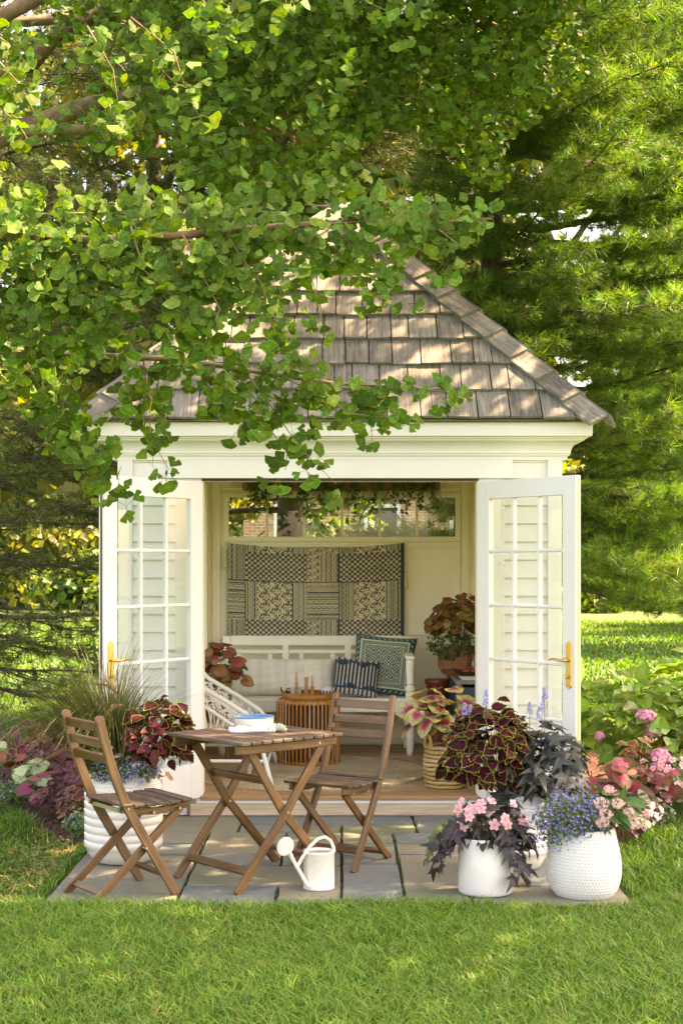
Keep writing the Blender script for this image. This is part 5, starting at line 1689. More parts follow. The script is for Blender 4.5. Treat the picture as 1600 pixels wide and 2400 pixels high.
oc.lathe([(.135, .215), (.128, .218), (.12, .17), (0, .17)], 8, (0, 0, 0), False, Matrix.Rotation(rad(22.5), 3, 'Z'))
oc.sm = [False] * len(oc.f)
oc.build('basket', BROWNB, bk3)
for z in (.05, .17): MB().lathe([(.160, z - .005), (.164, z), (.160, z + .005)], 8, (0, 0, 0), False, Matrix.Rotation(rad(22.5), 3, 'Z')).build('band', BROWNB, bk3)
for k in range(8):
    a = rad(22.5 + 45 * k); MB().tube([(.163 * math.cos(a), .163 * math.sin(a), .05), (.163 * math.cos(a), .163 * math.sin(a), .17)], .004, 5).build('corner_rib', BROWNB, bk3)
leaves(bk3, 'caladium_leaf', T_HEART, L_CAL_GOLD, 84, (.01, -.05, .42), (.29, .22, .21), .065, .11, .45, -.45, .55, .6, 43, STEMR, (0, 0, .18), face=.5)
speckle(bk3, 'ivy_leaves', T_LOBED[0], L_IVY, 240, (-.06, -.12, .24), (.20, .08, .11), .02, .034, 44, lo=-1)

# ---- trough of ferns over the window
tro = thing('trough_planter', 'terracotta trough of hanging ferns and ivy above the transom window', 'planter', (0, 2.50, 2.235))
MB().box((0, 0, .065), (1.62, .17, .13), ch=.006).build('trough', TERRA, tro)
MB().box((0, .0, .132), (1.56, .13, .01)).build('soil', SOIL, tro)
q = random.Random(5)
T_FROND = []
def frond_T(seed):
    qq = random.Random(seed); V, F = [], []
    n = 16
    for i in range(n):
        t = i / n
        x = t; z = .25 * math.sin(t * 2.0) - .9 * t * t * .8
        l = .16 * math.sin(math.pi * (t * .9 + .08)) + .02
        for s in (-1, 1):
            b = len(V); V += [(x, 0, z), (x + .035, 0, z - .01), (x + .03, s * l, z - .03 - l * .3)]; F.append((b, b + 1, b + 2) if s > 0 else (b + 1, b, b + 2))
    return (np.array(V, dtype=np.float32), np.array(F, dtype=np.int32), np.zeros((len(V), 3), dtype=np.float32))
T_FROND = [frond_T(i) for i in range(2)]
fm = lmesh('fern_frond', T_FROND, L_PENT)
for i in range(130):
    x = q.uniform(-.80, .80)
    az = q.uniform(-math.pi, 0) if q.random() < .9 else q.uniform(0, 3.1)
    d = Vector((math.cos(az) * .8, math.sin(az) * .7, q.uniform(-1.0, .2)))
    ob = link('fern_frond', q.choice(fm), None, tro)
    M = frame(d, Vector((0, -.2, 1))).to_4x4() @ Matrix.Scale(q.uniform(.12, .24), 4); M.translation = (x, -.09, q.uniform(.03, .13))
    ob.matrix_local = M
rb = MB(); P, N_, D_, S_ = [], [], [], []
for i in range(44):
    x = q.uniform(-.78, .8) if i > 8 else (-.62, -.6, .28, .5, .52, .3, .72, -.3, .1)[i]
    L = q.uniform(.12, .34) if i > 8 else q.uniform(.3, .42)
    pts = [Vector((x, -.07, .14)), Vector((x, -.12, .15)), Vector((x + q.uniform(-.03, .03), -.14, .05)), Vector((x + q.uniform(-.07, .07), -.14, .14 - L))]
    rb.tube(pts, .0015, 4, False)
    for k in range(int(L * 110)):
        t = q.random() * 2.99; j = int(t); p = pts[j].lerp(pts[j + 1], t - j)
        P.append(p + Vector((q.gauss(0, .014), q.gauss(0, .014), 0))); D_.append((q.gauss(0, 1), q.gauss(0, .5), q.gauss(-.7, .4))); N_.append((q.gauss(0, .4), -1, q.gauss(.3, .3))); S_.append(q.uniform(.014, .032))
rb.build('runners', STEM, tro, 'stuff')
inst('ivy_leaves', T_LOBED[1], frames_np(np.array(D_), np.array(N_), np.array(S_)), np.array([tuple(p) for p in P]), L_IVY, tro, 'stuff', 9)

# ------------------------------------------------------------------ bed plants
def bedplant(name, label, cat, x, y, group=None): return thing(name, label, cat, (x, y, -.01), 0, group)
def hydrangea(label, x, y, h, r, n, heads, seed):
    t = bedplant('hydrangea', label, 'hydrangea', x, y, 'hydrangeas right of the shed')
    leaves(t, 'leaf', T_HYDR, L_HYDR, n, (0, 0, h * .58), (r, r * .9, h * .44), .12, .19, .12, -.55, .6, .75, seed, STEM, (0, 0, .02), face=.2)
    leaves(t, 'leaf', T_HYDR, L_HYDR, n // 2, (0, 0, h * .45), (r * .7, r * .6, h * .4), .10, .16, .12, -.6, .4, .75, seed + 1, None, None)
    for i, (dx, dy, z, rr) in enumerate(heads):
        bloom_ball(t, 'flower_head', T_IMP, F_HYD, 150, (dx, dy, z), rr, .0165, seed * 9 + i, False, .85)
        MB().tube([(dx * .5, dy * .5, .05), (dx, dy, z - rr * .5)], .004, 5).build('flower_stem', STEM, t)
hydrangea('green hydrangea bush with two touching pink heads beside the right door', 2.08, .75, .86, .52, 190, ((-.02, -.36, .60, .070), (.02, -.37, .515, .072), (-.33, -.34, .47, .03)), 51)
hydrangea('taller hydrangea bush with one pink head cut by the right picture edge', 2.72, 1.35, 1.02, .55, 170, ((-.13, -.45, .79, .06), (-.25, -.45, .30, .05)), 53)
hydrangea('low hydrangea bush with a pink head just above the pink impatiens', 2.22, -.02, .42, .26, 40, ((-.17, -.10, .40, .062), (-.20, -.13, .33, .05)), 55)
def cal(label, x, y, m, n, r, h, s0, s1, seed):
    t = bedplant('caladium', label, 'caladium', x, y, 'caladiums in the flower beds')
    leaves(t, 'leaf', T_HEART, m, n, (0, 0, h * .62), (r, r, h * .45), s0, s1, .35, -.3, .7, .5, seed, STEMR, (0, 0, 0), face=.6)
def imp(label, x, y, n, r, h, seed, nf=16, lm=L_IMPL):
    t = bedplant('impatiens', label, 'impatiens', x, y, 'impatiens in the right bed')
    leaves(t, 'leaf', T_LANCE + T_OVATE[:1], lm, n, (0, 0, h * .55), (r, r, h * .45), .055, .095, .15, -.4, .5, .6, seed, STEMR, (0, 0, 0), face=.4)
    flowers(t, 'flower', T_IMP, F_PINK, nf, (0, -.02, h * .58), (r, r, h * .46), .020, .029, seed)
def hyp(label, x, y, m, n, r, h, seed, nm='polka_dot_plant', Ts=T_OVATE, s0=.05, s1=.085):
    t = bedplant(nm, label, nm.replace('_', ' '), x, y, 'dark leaved bed plants')
    leaves(t, 'leaf', Ts, m, n, (0, 0, h * .55), (r, r, h * .45), s0, s1, .2, -.45, .5, .55, seed, STEMR, (0, 0, 0), face=.5)
def lob(label, x, y, r, h, seed):
    t = bedplant('lobelia', label, 'lobelia', x, y, 'small blue flowers along the bed edge')
    speckle(t, 'leaves', T_OVATE[0], L_PENT, 260, (0, 0, h * .5), (r, r, h * .5), .025, .04, seed, shell=.3)
    speckle(t, 'blossoms', T_LOB, F_LAV, 26, (0, 0, h * .55), (r, r, h * .55), .010, .015, seed + 1, lo=0)
# right bed
cal('pink veined caladium against the outer edge of the right door', 1.66, -.62, L_CAL_RED, 22, .16, .42, .08, .12, 61)
cal('rose caladium with veined green leaves right of the door edge', 1.80, -.42, L_CAL_RED, 16, .14, .36, .075, .11, 62)
cal('long red caladium drooping over the mulch in the right bed', 2.02, -.22, L_CAL_RED, 10, .16, .34, .09, .12, 63)
cal('coral caladium behind the impatiens at the right picture edge', 2.44, .55, L_CAL_RED, 14, .18, .42, .08, .12, 64)
hyp('red coleus with yellow frills below the hydrangea', 1.95, .05, L_COLBED, 40, .18, .52, 65, 'coleus', T_COLEUS, .07, .11)
hyp('dark red coleus beside the low pink hydrangea head', 2.36, .30, L_COLBED, 50, .24, .56, 66, 'coleus', T_COLEUS, .08, .12)
hyp('speckled dark polka dot plant beside the drooping red caladium', 1.88, -.42, L_HYPOD, 60, .17, .38, 67)
hyp('purple leaved plant low beside the dimpled pot', 1.60, -1.02, L_HYPOD, 44, .15, .24, 68)
hyp('dark polka dot plant at the far right under the coleus', 2.62, .35, L_HYPOD, 50, .22, .44, 69)
imp('pink impatiens with many flowers at the right picture edge', 2.36, -.02, 110, .27, .40, 71, 44)
imp('pale impatiens in the middle of the right bed', 2.06, -.08, 80, .20, .42, 72, 24)
imp('impatiens with few buds behind the dimpled pot', 1.66, -.92, 80, .19, .30, 73, 20)
imp('low impatiens near the bed edge with one large flower', 1.76, -.78, 50, .15, .24, 74, 6)
imp('impatiens nearest the lawn at the right picture edge', 2.56, .38, 70, .20, .32, 75, 24)
lob('little violet flowered plant on the mulch of the right bed', 1.98, -.36, .10, .14, 76)
# left bed
cal('red and lime caladium behind the grass in the left bed', -2.12, 1.25, L_CAL_GOLD, 12, .20, .50, .12, .17, 81)
cal('white caladium near the left picture edge', -2.42, .75, L_CAL_WH, 10, .16, .40, .08, .11, 82)
cal('pale green caladium just behind the worn lawn edge', -2.08, .30, L_CAL_WH, 12, .14, .30, .08, .11, 83)
cal('dusty pink caladium low at the front of the left bed', -1.92, .02, L_CAL_RED, 14, .17, .26, .075, .105, 84)
cal('orange leaved caladium at the left picture edge', -2.32, .55, L_CAL_OR, 12, .18, .34, .08, .11, 85)
cal('rusty caladium hanging over the mulch beside the planter', -1.70, -.20, L_CAL_RED, 10, .15, .22, .075, .105, 86)
hyp('burgundy plant spilling behind the ribbed planter', -1.66, .05, L_HYPOD, 90, .22, .50, 187)
hyp('deep red coleus in the middle of the left bed', -2.15, .75, L_COLBED, 60, .22, .52, 188, 'coleus', T_COLEUS, .07, .11)
hyp('low wine red plant along the front of the left bed', -1.80, -.12, L_HYPOD, 60, .16, .26, 189)
hyp('rose leaved plant behind the fountain grass', -1.55, .55, L_HYPO, 60, .2, .55, 190)
hyp('tall pink speckled plant under the fountain grass', -1.80, .35, L_HYPOD, 110, .26, .58, 87)
hyp('dark purple leaved plant at the top of the left bed', -2.36, 1.6, L_HYPOD, 70, .26, .46, 88)
hyp('rose polka dot plant between the caladiums', -2.0, .75, L_HYPO, 80, .24, .48, 89)
hyp('blackish bed plant beside the ribbed planter', -1.58, -.30, L_HYPOD, 70, .17, .42, 90)
hyp('red coleus at the foot of the ribbed planter', -1.62, -.62, L_COLBED, 40, .13, .28, 91, 'coleus', T_COLEUS, .06, .10)
lob('violet flowered clump at the left picture edge', -2.22, .12, .14, .22, 92)
lob('small violet flowered plant touching the ribbed planter', -1.53, -.86, .11, .20, 93)

# ------------------------------------------------------------------ trees
def at(px, py, D):
    """a picture position taken on the 1568 px wide view, at its own distance D"""
    px *= 1.0204; py *= 1.0204
    return Vector(((px - 800) / 3384 * D, D - 9.4, CAM_Z - (py - 1322) / 3384 * D))
def project(P):
    D = P[:, 1] + 9.4
    return 800 + P[:, 0] / D * 3384, 1322 - (P[:, 2] - CAM_Z) / D * 3384, D

# ---- ginkgo: trunk outside the frame at the left, boughs reaching over the paving
gk = thing('ginkgo_tree', 'ginkgo tree whose leafy boughs hang over the shed roof from the left', 'tree', (-4.3, -1.2, 0))
GO = Vector(gk.location)
def loc(p): return tuple(Vector(p) - GO)
tr_ = MB(); tr_.tube([(0, 0, -.1), (.02, .02, 1.2), (.05, .05, 2.8), (.1, .1, 4.4), (.1, .15, 6.5), (.05, .2, 8.5)], [.24, .20, .175, .145, .10, .05], 14)
tr_.build('trunk', BARK, gk)
def limb(pts, r0, r1, name='limb', n=8):
    P = [loc(p) for p in pts]
    k = len(P)
    return MB().tube(P, [r0 + (r1 - r0) * i / (k - 1) for i in range(k)], n, False).build(name, BARK, gk)
TRK = lambda z: Vector((-4.2, -1.1, z))
limb([TRK(2.7), (-3.2, -1.0, 3.6), at(80, 285, 8.4), at(215, 238, 8.4), at(350, 213, 8.5), at(480, 175, 8.7), at(640, 100, 9.0)], .075, .02)
limb([TRK(3.0), (-3.4, -.9, 3.9), at(70, 150, 8.6), at(130, 80, 8.7), at(270, 10, 8.8), at(420, -90, 9.0)], .07, .03)
limb([TRK(3.3), (-3.3, -1.2, 4.2), at(-40, 60, 8.0), at(120, -20, 8.2), at(280, -120, 8.4)], .06, .03)
limb([TRK(2.6), (-3.2, -1.3, 3.3), at(-60, 300, 8.0), at(120, 298, 8.1), at(330, 295, 8.3), at(560, 300, 8.6), at(720, 310, 9.0)], .045, .012)
limb([TRK(3.8), (-2.8, -.6, 4.9), at(500, -150, 9.2), at(900, -60, 9.8), at(1200, 90, 10.2)], .06, .012)
limb([TRK(4.2), (-2.6, .2, 5.2), at(620, 10, 10.2), at(960, 190, 10.4), at(1130, 330, 10.6)], .05, .01)
limb([TRK(2.0), (-3.2, -2.6, 2.6), at(-250, 560, 5.6), at(-40, 540, 5.3), at(200, 552, 5.2), at(420, 540, 5.2), at(640, 520, 5.2), at(860, 505, 5.3), at(1000, 510, 5.35), at(1130, 503, 5.4)], .030, .003)
limb([TRK(1.9), (-3.1, -2.2, 2.2), at(-220, 790, 6.2), at(-60, 803, 6.0), at(200, 815, 5.9), at(420, 826, 5.9), at(640, 862, 5.9), at(780, 882, 5.95), at(960, 892, 6.0), at(1045, 904, 6.0)], .024, .002)
for z, az, L in ((4.8, -30, 4.5), (5.2, 10, 5), (5.8, -60, 4.2), (6.2, 35, 4.5), (6.8, -10, 4), (7.4, 20, 3.2), (5.0, -95, 3.8), (5.4, 180, 3), (6.0, 120, 3.2)):
    d = Vector((math.cos(rad(az)), math.sin(rad(az)), 0))
    limb([TRK(z), TRK(z) + d * L * .4 + Vector((0, 0, .7)), TRK(z) + d * L * .8 + Vector((0, 0, 1.1)), TRK(z) + d * L * 1.2 + Vector((0, 0, 1.2))], .06, .015)

def in_frame(p, m=60):
    D = p.y + 9.4
    if D < .5: return False
    x = 800 + p.x / D * 3384; y = 1322 - (p.z - CAM_Z) / D * 3384
    return -m < x < 1600 + m and y > -m
gP, gD, gN, gS = [], [], [], []
qg = random.Random(77)
def spur(p, k, s, facing=.7, axis=None):
    """a short spur: k leaves on long stalks"""
    for i in range(k):
        d = Vector((qg.gauss(0, .8), qg.gauss(-.12, .30), qg.gauss(-.1, .7)))
        if axis is not None: d += axis * .5
        d.normalize()
        n = Vector((qg.gauss(.05, .36), qg.gauss(-facing, .30), qg.gauss(.5, .35)))
        ss = s * qg.uniform(.65, 1.12)
        gP.append(Vector(p) + d * ss * .7); gD.append(d); gN.append(n); gS.append(ss)
def shoot(D, pts, step=.055, k=(3, 5), s=.062, spread=.045, r=.0042, dD=0.0, facing=1.0):
    P = [at(x, y, D + dD * i / max(1, len(pts) - 1)) for i, (x, y) in enumerate(pts)]
    if len(P) == 2: P = [P[0], P[0].lerp(P[1], .5) + Vector((0, 0, .02)), P[1]]
    # smooth
    Q = []
    for i in range(len(P) - 1):
        for t in (0, .33, .66): Q.append(P[i].lerp(P[i + 1], t))
    Q.append(P[-1])
    limb(Q, r, .0012, 'twig', 5)
    total = 0
    for a, b in zip(Q, Q[1:]):
        L = (b - a).length; m = max(1, int(L / step + qg.random()))
        for j in range(m):
            p = a.lerp(b, (j + qg.random()) / m)
            spur(p + Vector((qg.gauss(0, spread), qg.gauss(0, spread), qg.gauss(0, spread))), qg.randint(*k), s, facing, (b - a).normalized())
FR = 5.25
for D, pts in (
    (5.2, [(-90, 520), (200, 555), (420, 542), (640, 522), (860, 507)]), (5.2, [(860, 507), (960, 508)]),
    (5.15, [(-70, 600), (150, 640), (340, 660)]), (5.15, [(-70, 690), (120, 715), (265, 750)]), (5.25, [(-60, 755), (100, 780), (200, 775)]),
    (5.1, [(300, 520), (330, 620), (420, 700), (445, 800)]), (5.1, [(420, 540), (470, 640), (505, 710), (470, 790)]), (5.15, [(520, 540), (560, 600), (600, 650), (612, 690)]),
    (5.2, [(640, 530), (655, 590), (640, 640)]), (5.2, [(760, 520), (800, 555), (825, 590)]), (5.25, [(870, 507), (940, 560), (1015, 605)]), (5.25, [(950, 510), (1050, 560)]),
    (5.15, [(100, 530), (60, 600), (35, 660)]), (5.15, [(200, 560), (230, 640), (255, 720)]), (5.3, [(150, 490), (380, 492), (530, 485), (700, 488)]), (5.3, [(-60, 480), (80, 490), (210, 495)]),
    (5.2, [(-60, 640), (60, 660), (180, 700)]), (5.2, [(330, 560), (390, 640), (420, 700)]), (5.25, [(0, 560), (120, 590), (250, 600)]), (5.25, [(600, 500), (700, 545), (780, 560)]), (5.2, [(460, 560), (520, 650), (560, 690)]), (5.3, [(250, 600), (330, 600), (420, 610)])):
    shoot(D, pts, .0225, (4, 6), .043, .055)
shoot(5.3, [(960, 508), (1060, 508), (1135, 498)], .06, (2, 3), .044, .014)
shoot(5.3, [(700, 470), (800, 480), (930, 475)], .035, (3, 5), .044, .035)
for D, pts in ((6.3, [(690, 560), (715, 640), (738, 710), (730, 760)]), (6.3, [(790, 580), (850, 670), (925, 725)]), (6.2, [(560, 650), (620, 715), (650, 755)]), (6.3, [(880, 585), (900, 640)]), (6.2, [(600, 700), (640, 780), (665, 800)]), (6.3, [(830, 600), (850, 660)])):
    shoot(D, pts, .07, (3, 4), .044, .026)
for D, pts in (
    (5.9, [(-80, 803), (200, 815), (420, 826), (640, 862), (770, 880)]), (5.85, [(110, 830), (150, 950), (190, 1030), (262, 1135)]), (5.85, [(60, 830), (120, 940), (180, 1040), (230, 1105)]),
    (5.8, [(330, 830), (345, 930), (345, 1000), (385, 1075)]), (5.85, [(440, 830), (480, 890), (530, 950), (560, 990)]), (5.9, [(300, 825), (330, 900), (330, 980)]),
    (5.9, [(-40, 830), (30, 900), (110, 960)]), (5.9, [(640, 862), (720, 900), (760, 940)]), (5.9, [(520, 850), (590, 920), (640, 990)])):
    shoot(D, pts, .029, (4, 5), .046, .045)
for D, pts in ((5.9, [(560, 850), (620, 930), (690, 1030), (772, 1112)]), (5.9, [(600, 960), (660, 1040), (655, 1080)]), (5.95, [(760, 880), (850, 915), (855, 1040)]), (5.95, [(760, 880), (860, 885), (960, 892), (1050, 904)]), (5.9, [(740, 900), (800, 950), (900, 960)]), (5.95, [(820, 885), (850, 940), (905, 965)])):
    shoot(D, pts, .048, (3, 4), .049, .025)
# sprays hanging at the top
for D, pts in ((5.6, [(420, -60), (480, 20), (520, 90)]), (5.6, [(560, -60), (520, 40), (530, 100)]), (5.7, [(300, 40), (400, 120), (430, 220), (460, 270)]), (5.8, [(330, 120), (390, 180), (450, 230)]), (5.6, [(-40, 60), (20, 100), (10, 180)]), (5.6, [(-40, 220), (40, 280), (70, 330)]), (5.7, [(-20, 120), (50, 200), (80, 260)]), (5.6, [(760, -60), (830, 0), (900, 30)]), (5.7, [(880, -40), (930, 20), (960, 50)]), (5.9, [(250, 240), (270, 280), (285, 300)]), (5.8, [(640, -40), (660, 20)]), (6.2, [(200, 60), (260, 160), (270, 230)])):
    shoot(D, pts, .045, (3, 5), .047, .035)
# the upper crown seen behind: clusters scattered through a volume, with gaps
UP = [(-60, -150), (1320, -150), (1345, 140), (1290, 215), (1190, 285), (1150, 330), (1150, 420), (1100, 400), (1020, 330), (900, 270), (820, 330), (800, 440), (690, 440), (600, 420), (520, 440), (430, 400), (300, 320), (180, 330), (60, 250), (-60, 230)]
HOLES = [(130, 180, 95, 80), (300, 360, 80, 50), (60, 30, 90, 45), (220, 120, 45, 60), (660, 330, 60, 35), (880, 390, 90, 70)]
n_ok = 0
while n_ok < 4100:
    x, y = qg.uniform(-60, 1350), qg.uniform(-140, 445)
    if not in_poly(np.array([x]), np.array([y]), UP)[0]: continue
    if any(((x - a) / c) ** 2 + ((y - b) / d) ** 2 < 1 and qg.random() < .93 for a, b, c, d in HOLES): continue
    if x < 330 and qg.random() < .45: continue
    D = qg.uniform(7.6, 9.6) if x < 800 else qg.uniform(8.2, 10.0)
    spur(at(x, y, D), qg.randint(2, 4), .050, .45, Vector((.3, 0, -.5)))
    n_ok += 1
for i in range(70):
    x, y = qg.uniform(250, 1180), qg.uniform(-80, 330)
    D = qg.uniform(8.5, 10.8)
    p = at(x, y, D); d = Vector((qg.uniform(.2, .9), qg.uniform(-.3, .3), qg.uniform(-.8, -.1))) * qg.uniform(.3, .7)
    limb([p - d * .5, p + Vector((0, 0, .04)), p + d * .5], .006, .002, 'twig', 5)
for _ in range(420):  # unseen leaf clusters added towards the sun to shade the visible crown
    x, y = qg.uniform(150, 950), qg.uniform(-50, 420)
    p = at(x, y, qg.uniform(7.8, 9.6)) + SDIR * qg.uniform(1.2, 3.6)
    if in_frame(p, 150): continue
    for _k in range(8): spur(p + Vector((qg.gauss(0, .24), qg.gauss(0, .24), qg.gauss(0, .14))), 2, .10, .1)
n_seen = len(gP)
# crown above the frame: it shades the paving, the front lawn and parts of the roof
tries = 0; blobs = 0
while blobs < 1050 and tries < 30000:
    tries += 1
    Q = Vector((qg.uniform(-2.6, 2.6), qg.uniform(-5.2, 1.2), 0))
    if Q.x < .3 and Q.y > -2.0 and qg.random() < .25: continue
    if -1.5 < Q.x < -.5 and -2.7 < Q.y < -2.1 and qg.random() < .6: continue
    t = qg.uniform(5.0, 8.2) / SDIR.z
    p = Q + SDIR * t
    if in_frame(p, 250): continue
    blobs += 1
    for _ in range(9):
        spur(p + Vector((qg.gauss(0, .24), qg.gauss(0, .24), qg.gauss(0, .12))), 2, .105, .1)
A_P = np.array([tuple(p) for p in gP]); A_D = np.array([tuple(p) for p in gD]); A_N = np.array([tuple(p) for p in gN]); A_S = np.array(gS)
px, py, DD = project(A_P)
size = np.where((px > 0) & (px < 1600) & (py > 0) & (py < 1250), A_S / DD, 0)
order = np.argsort(-size)
big = order[:300]
gm_ = lmesh('leaf', GINKGO, L_GINKGO)
for i in big:
    o = link('leaf', gm_[i % 6], None, gk)
    M = frame(gD[i], gN[i]).to_4x4() @ Matrix.Scale(gS[i], 4); M.translation = Vector(gP[i]) - GO
    o.matrix_local = M
rest = np.ones(len(gP), dtype=bool); rest[big] = False
ids = np.nonzero(rest)[0]
parts_ = []
for k in range(6):
    s_ = ids[ids % 6 == k]
    V, F, L = GINKGO[k]
    M = frames_np(A_D[s_], A_N[s_], A_S[s_]); P = A_P[s_] - np.array(GO)
    VV = np.einsum('nij,kj->nki', M, V) + P[:, None, :]
    FF = F[None] + (np.arange(len(s_)) * len(V))[:, None, None]
    LL = np.broadcast_to(L[None], (len(s_), len(V), 3)).copy(); LL[:, :, 2] = rng.random(len(s_))[:, None]
    GG = np.broadcast_to(V[None], VV.shape) + rng.random((len(s_), 1, 3)) * 20
    parts_.append((VV.reshape(-1, 3), FF.reshape(-1, 3), {'lf': LL.reshape(-1, 3), 'gr': GG.reshape(-1, 3)}))
V, F, A = join_tri(parts_)
o = link('leaves', np_mesh('leaves', V, F, A, True), L_GINKGO, gk); o['kind'] = 'stuff'

# ---- pines
def tuft_T(seed, n=30):
    q = np.random.default_rng(seed); V, F, L = [], [], []
    for i in range(n):
        a = q.random() * 6.28; ph = rad(12 + 62 * q.random() ** .8); l = .75 + .3 * q.random(); x0 = -.55 * q.random()
        d = np.array([math.cos(ph), math.sin(ph) * math.cos(a), math.sin(ph) * math.sin(a)])
        w_ = np.cross(d, q.normal(0, 1, 3)); w_ /= np.linalg.norm(w_); w_ *= .023
        b = len(V); e_ = d * l + np.array([x0, 0, -.10 * l])
        V += [np.array([x0, 0, 0]) - w_, np.array([x0, 0, 0]) + w_, e_]; F.append((b, b + 1, b + 2)); L += [(0, 0, 0), (0, 0, 0), (1, 0, 0)]
    return (np.array(V, dtype=np.float32), np.array(F, dtype=np.int32), np.array(L, dtype=np.float32))
TUFTS = [tuft_T(i) for i in range(3)]
def pine(label, x, y, h, z0, z1, n, L0, L1, m, seed, tstep=.085, tsize=.155, az_bias=None, dense=1.0, r=.17, droop=.10, slope=.05, lr=1.0):
    q = random.Random(seed)
    t_ = thing('pine_tree', label, 'tree', (x, y, 0), 0, 'pines round the shed')
    b = MB(); b.tube([(0, 0, -.1), (.05, .02, h * .25), (-.03, .04, h * .5), (.02, 0, h * .8), (0, 0, h)], [r, r * .85, r * .65, r * .35, .02], 12); b.build('trunk', PBARK, t_)
    P, D_, S_ = [], [], []
    tw = MB(); nl = 0
    for i in range(n):
        z = z0 + (z1 - z0) * (i + q.random()) / n
        az = az_bias[0] + (az_bias[1] - az_bias[0]) * ((i * .618) % 1) + q.uniform(-.25, .25) if az_bias else i * 2.4 + q.uniform(-.3, .3)
        L = (L0 + (L1 - L0) * (z - z0) / (z1 - z0)) * q.uniform(.75, 1.15)
        hd = Vector((math.cos(az), math.sin(az), 0)); sd = Vector((-hd.y, hd.x, 0))
        if z < 5.2 and hd.y < -.05 and abs(x + hd.x * (y - 3.7) / -hd.y) < 2.5: L = min(L, max(.7, (y - 3.7) / -hd.y))
        c1, c2 = q.uniform(-.15, .15), q.uniform(.0, .12); sl = q.gauss(0, slope)
        pts = [Vector((0, 0, z)) + hd * L * t + sd * L * c1 * t * t + Vector((0, 0, L * (sl * t - droop * t * 1.6 + (droop + c2) * t * t + .02 * math.sin(7 * t + i)))) for t in (0, .2, .4, .6, .8, 1)]
        lm = MB(); lm.tube(pts, [lr * w9 for w9 in (.030 * L / 2.5 + .008, .027 * L / 2.5 + .006, .02 * L / 2.5 + .005, .015, .010, .005)], 6, False)
        lm.build('limb', PBARK, t_)
        k = 0
        tt = .22
        while tt < 1.0:
            f = tt * 5; j = min(4, int(f)); p = pts[j].lerp(pts[j + 1], f - j)
            ax = (pts[min(j + 1, 5)] - pts[j]).normalized()
            s = 1 if k % 2 else -1; k += 1
            l = (.28 + .42 * (1 - tt) * min(1.2, L / 2)) * q.uniform(.7, 1.3)
            d = (ax * q.uniform(.5, 1) + sd * s * q.uniform(.5, 1.1) + Vector((0, 0, q.uniform(-.25, .25)))).normalized()
            e_ = p + d * l + Vector((0, 0, q.uniform(-.05, .06)))
            tw.tube([p, (p + e_) / 2 + Vector((0, 0, -.02)), e_], [.006, .0045, .003], 4, False)
            m_ = max(1, int(l * .75 / tstep * dense))
            for a in range(m_ + 1):
                u_ = 1 - .75 * a / max(1, m_)
                P.append(p.lerp(e_, u_) + Vector((q.gauss(0, .02), q.gauss(0, .02), q.gauss(0, .02))))
                dv = d + Vector((q.gauss(0, .35), q.gauss(0, .35), q.gauss(.15, .35)))
                if a: dv += Vector((q.gauss(0, .6), q.gauss(0, .6), q.gauss(0, .5)))
                D_.append(tuple(dv)); S_.append(tsize * q.uniform(.75, 1.2))
            tt += .030 / max(.6, L / 2.2)
        P.append(pts[-1]); D_.append(tuple(hd + Vector((0, 0, .2)))); S_.append(tsize * 1.15)
    tw.build('twigs', PBARK, t_, 'stuff')
    P = np.array([tuple(p) for p in P]); D_ = np.array(D_); S_ = np.array(S_)
    N_ = rng.normal(0, 1, P.shape) + np.array([0, 0, 1.0])
    ids = np.arange(len(P)); out_ = []
    for k in range(3):
        s_ = ids[ids % 3 == k]; V, F, L_ = TUFTS[k]
        M = frames_np(D_[s_], N_[s_], S_[s_])
        VV = np.einsum('nij,kj->nki', M, V) + P[s_][:, None, :]
        FF = F[None] + (np.arange(len(s_)) * len(V))[:, None, None]
        LL = np.broadcast_to(L_[None], (len(s_), len(V), 3)).copy(); LL[:, :, 2] = rng.random(len(s_))[:, None]
        out_.append((VV.reshape(-1, 3), FF.reshape(-1, 3), {'lf': LL.reshape(-1, 3), 'gr': VV.reshape(-1, 3)}))
    V, F, A = join_tri(out_)
    o = link('needles', np_mesh('needles', V, F, A, False), m, t_); o['kind'] = 'stuff'
    print('pine', label[:30], len(P), 'tufts')
    return t_
FRONT = (rad(180), rad(360))
pine('large bright green pine behind the right side of the shed', 1.55, 5.4, 12, 1.45, 9.0, 100, 3.3, 2.6, L_PINE, 1, az_bias=(rad(215), rad(380)))
pine('pine with yellow lit branches at the far right', 5.6, 10.5, 13, 1.2, 10.5, 70, 3.2, 2.4, L_PINE, 2, .13, .20, az_bias=(rad(170), rad(320)))
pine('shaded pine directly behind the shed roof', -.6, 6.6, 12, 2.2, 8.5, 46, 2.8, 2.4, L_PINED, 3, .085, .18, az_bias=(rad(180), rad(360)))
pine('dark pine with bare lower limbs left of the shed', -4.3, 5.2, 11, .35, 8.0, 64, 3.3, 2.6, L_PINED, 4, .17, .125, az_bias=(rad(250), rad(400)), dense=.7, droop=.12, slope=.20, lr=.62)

pine('distant pine at the right picture edge shading the far lawn', 8.6, 19, 12, .7, 11, 60, 3.4, 2.2, L_PINE, 6, .24, .30, az_bias=(rad(100), rad(350)), slope=.1)
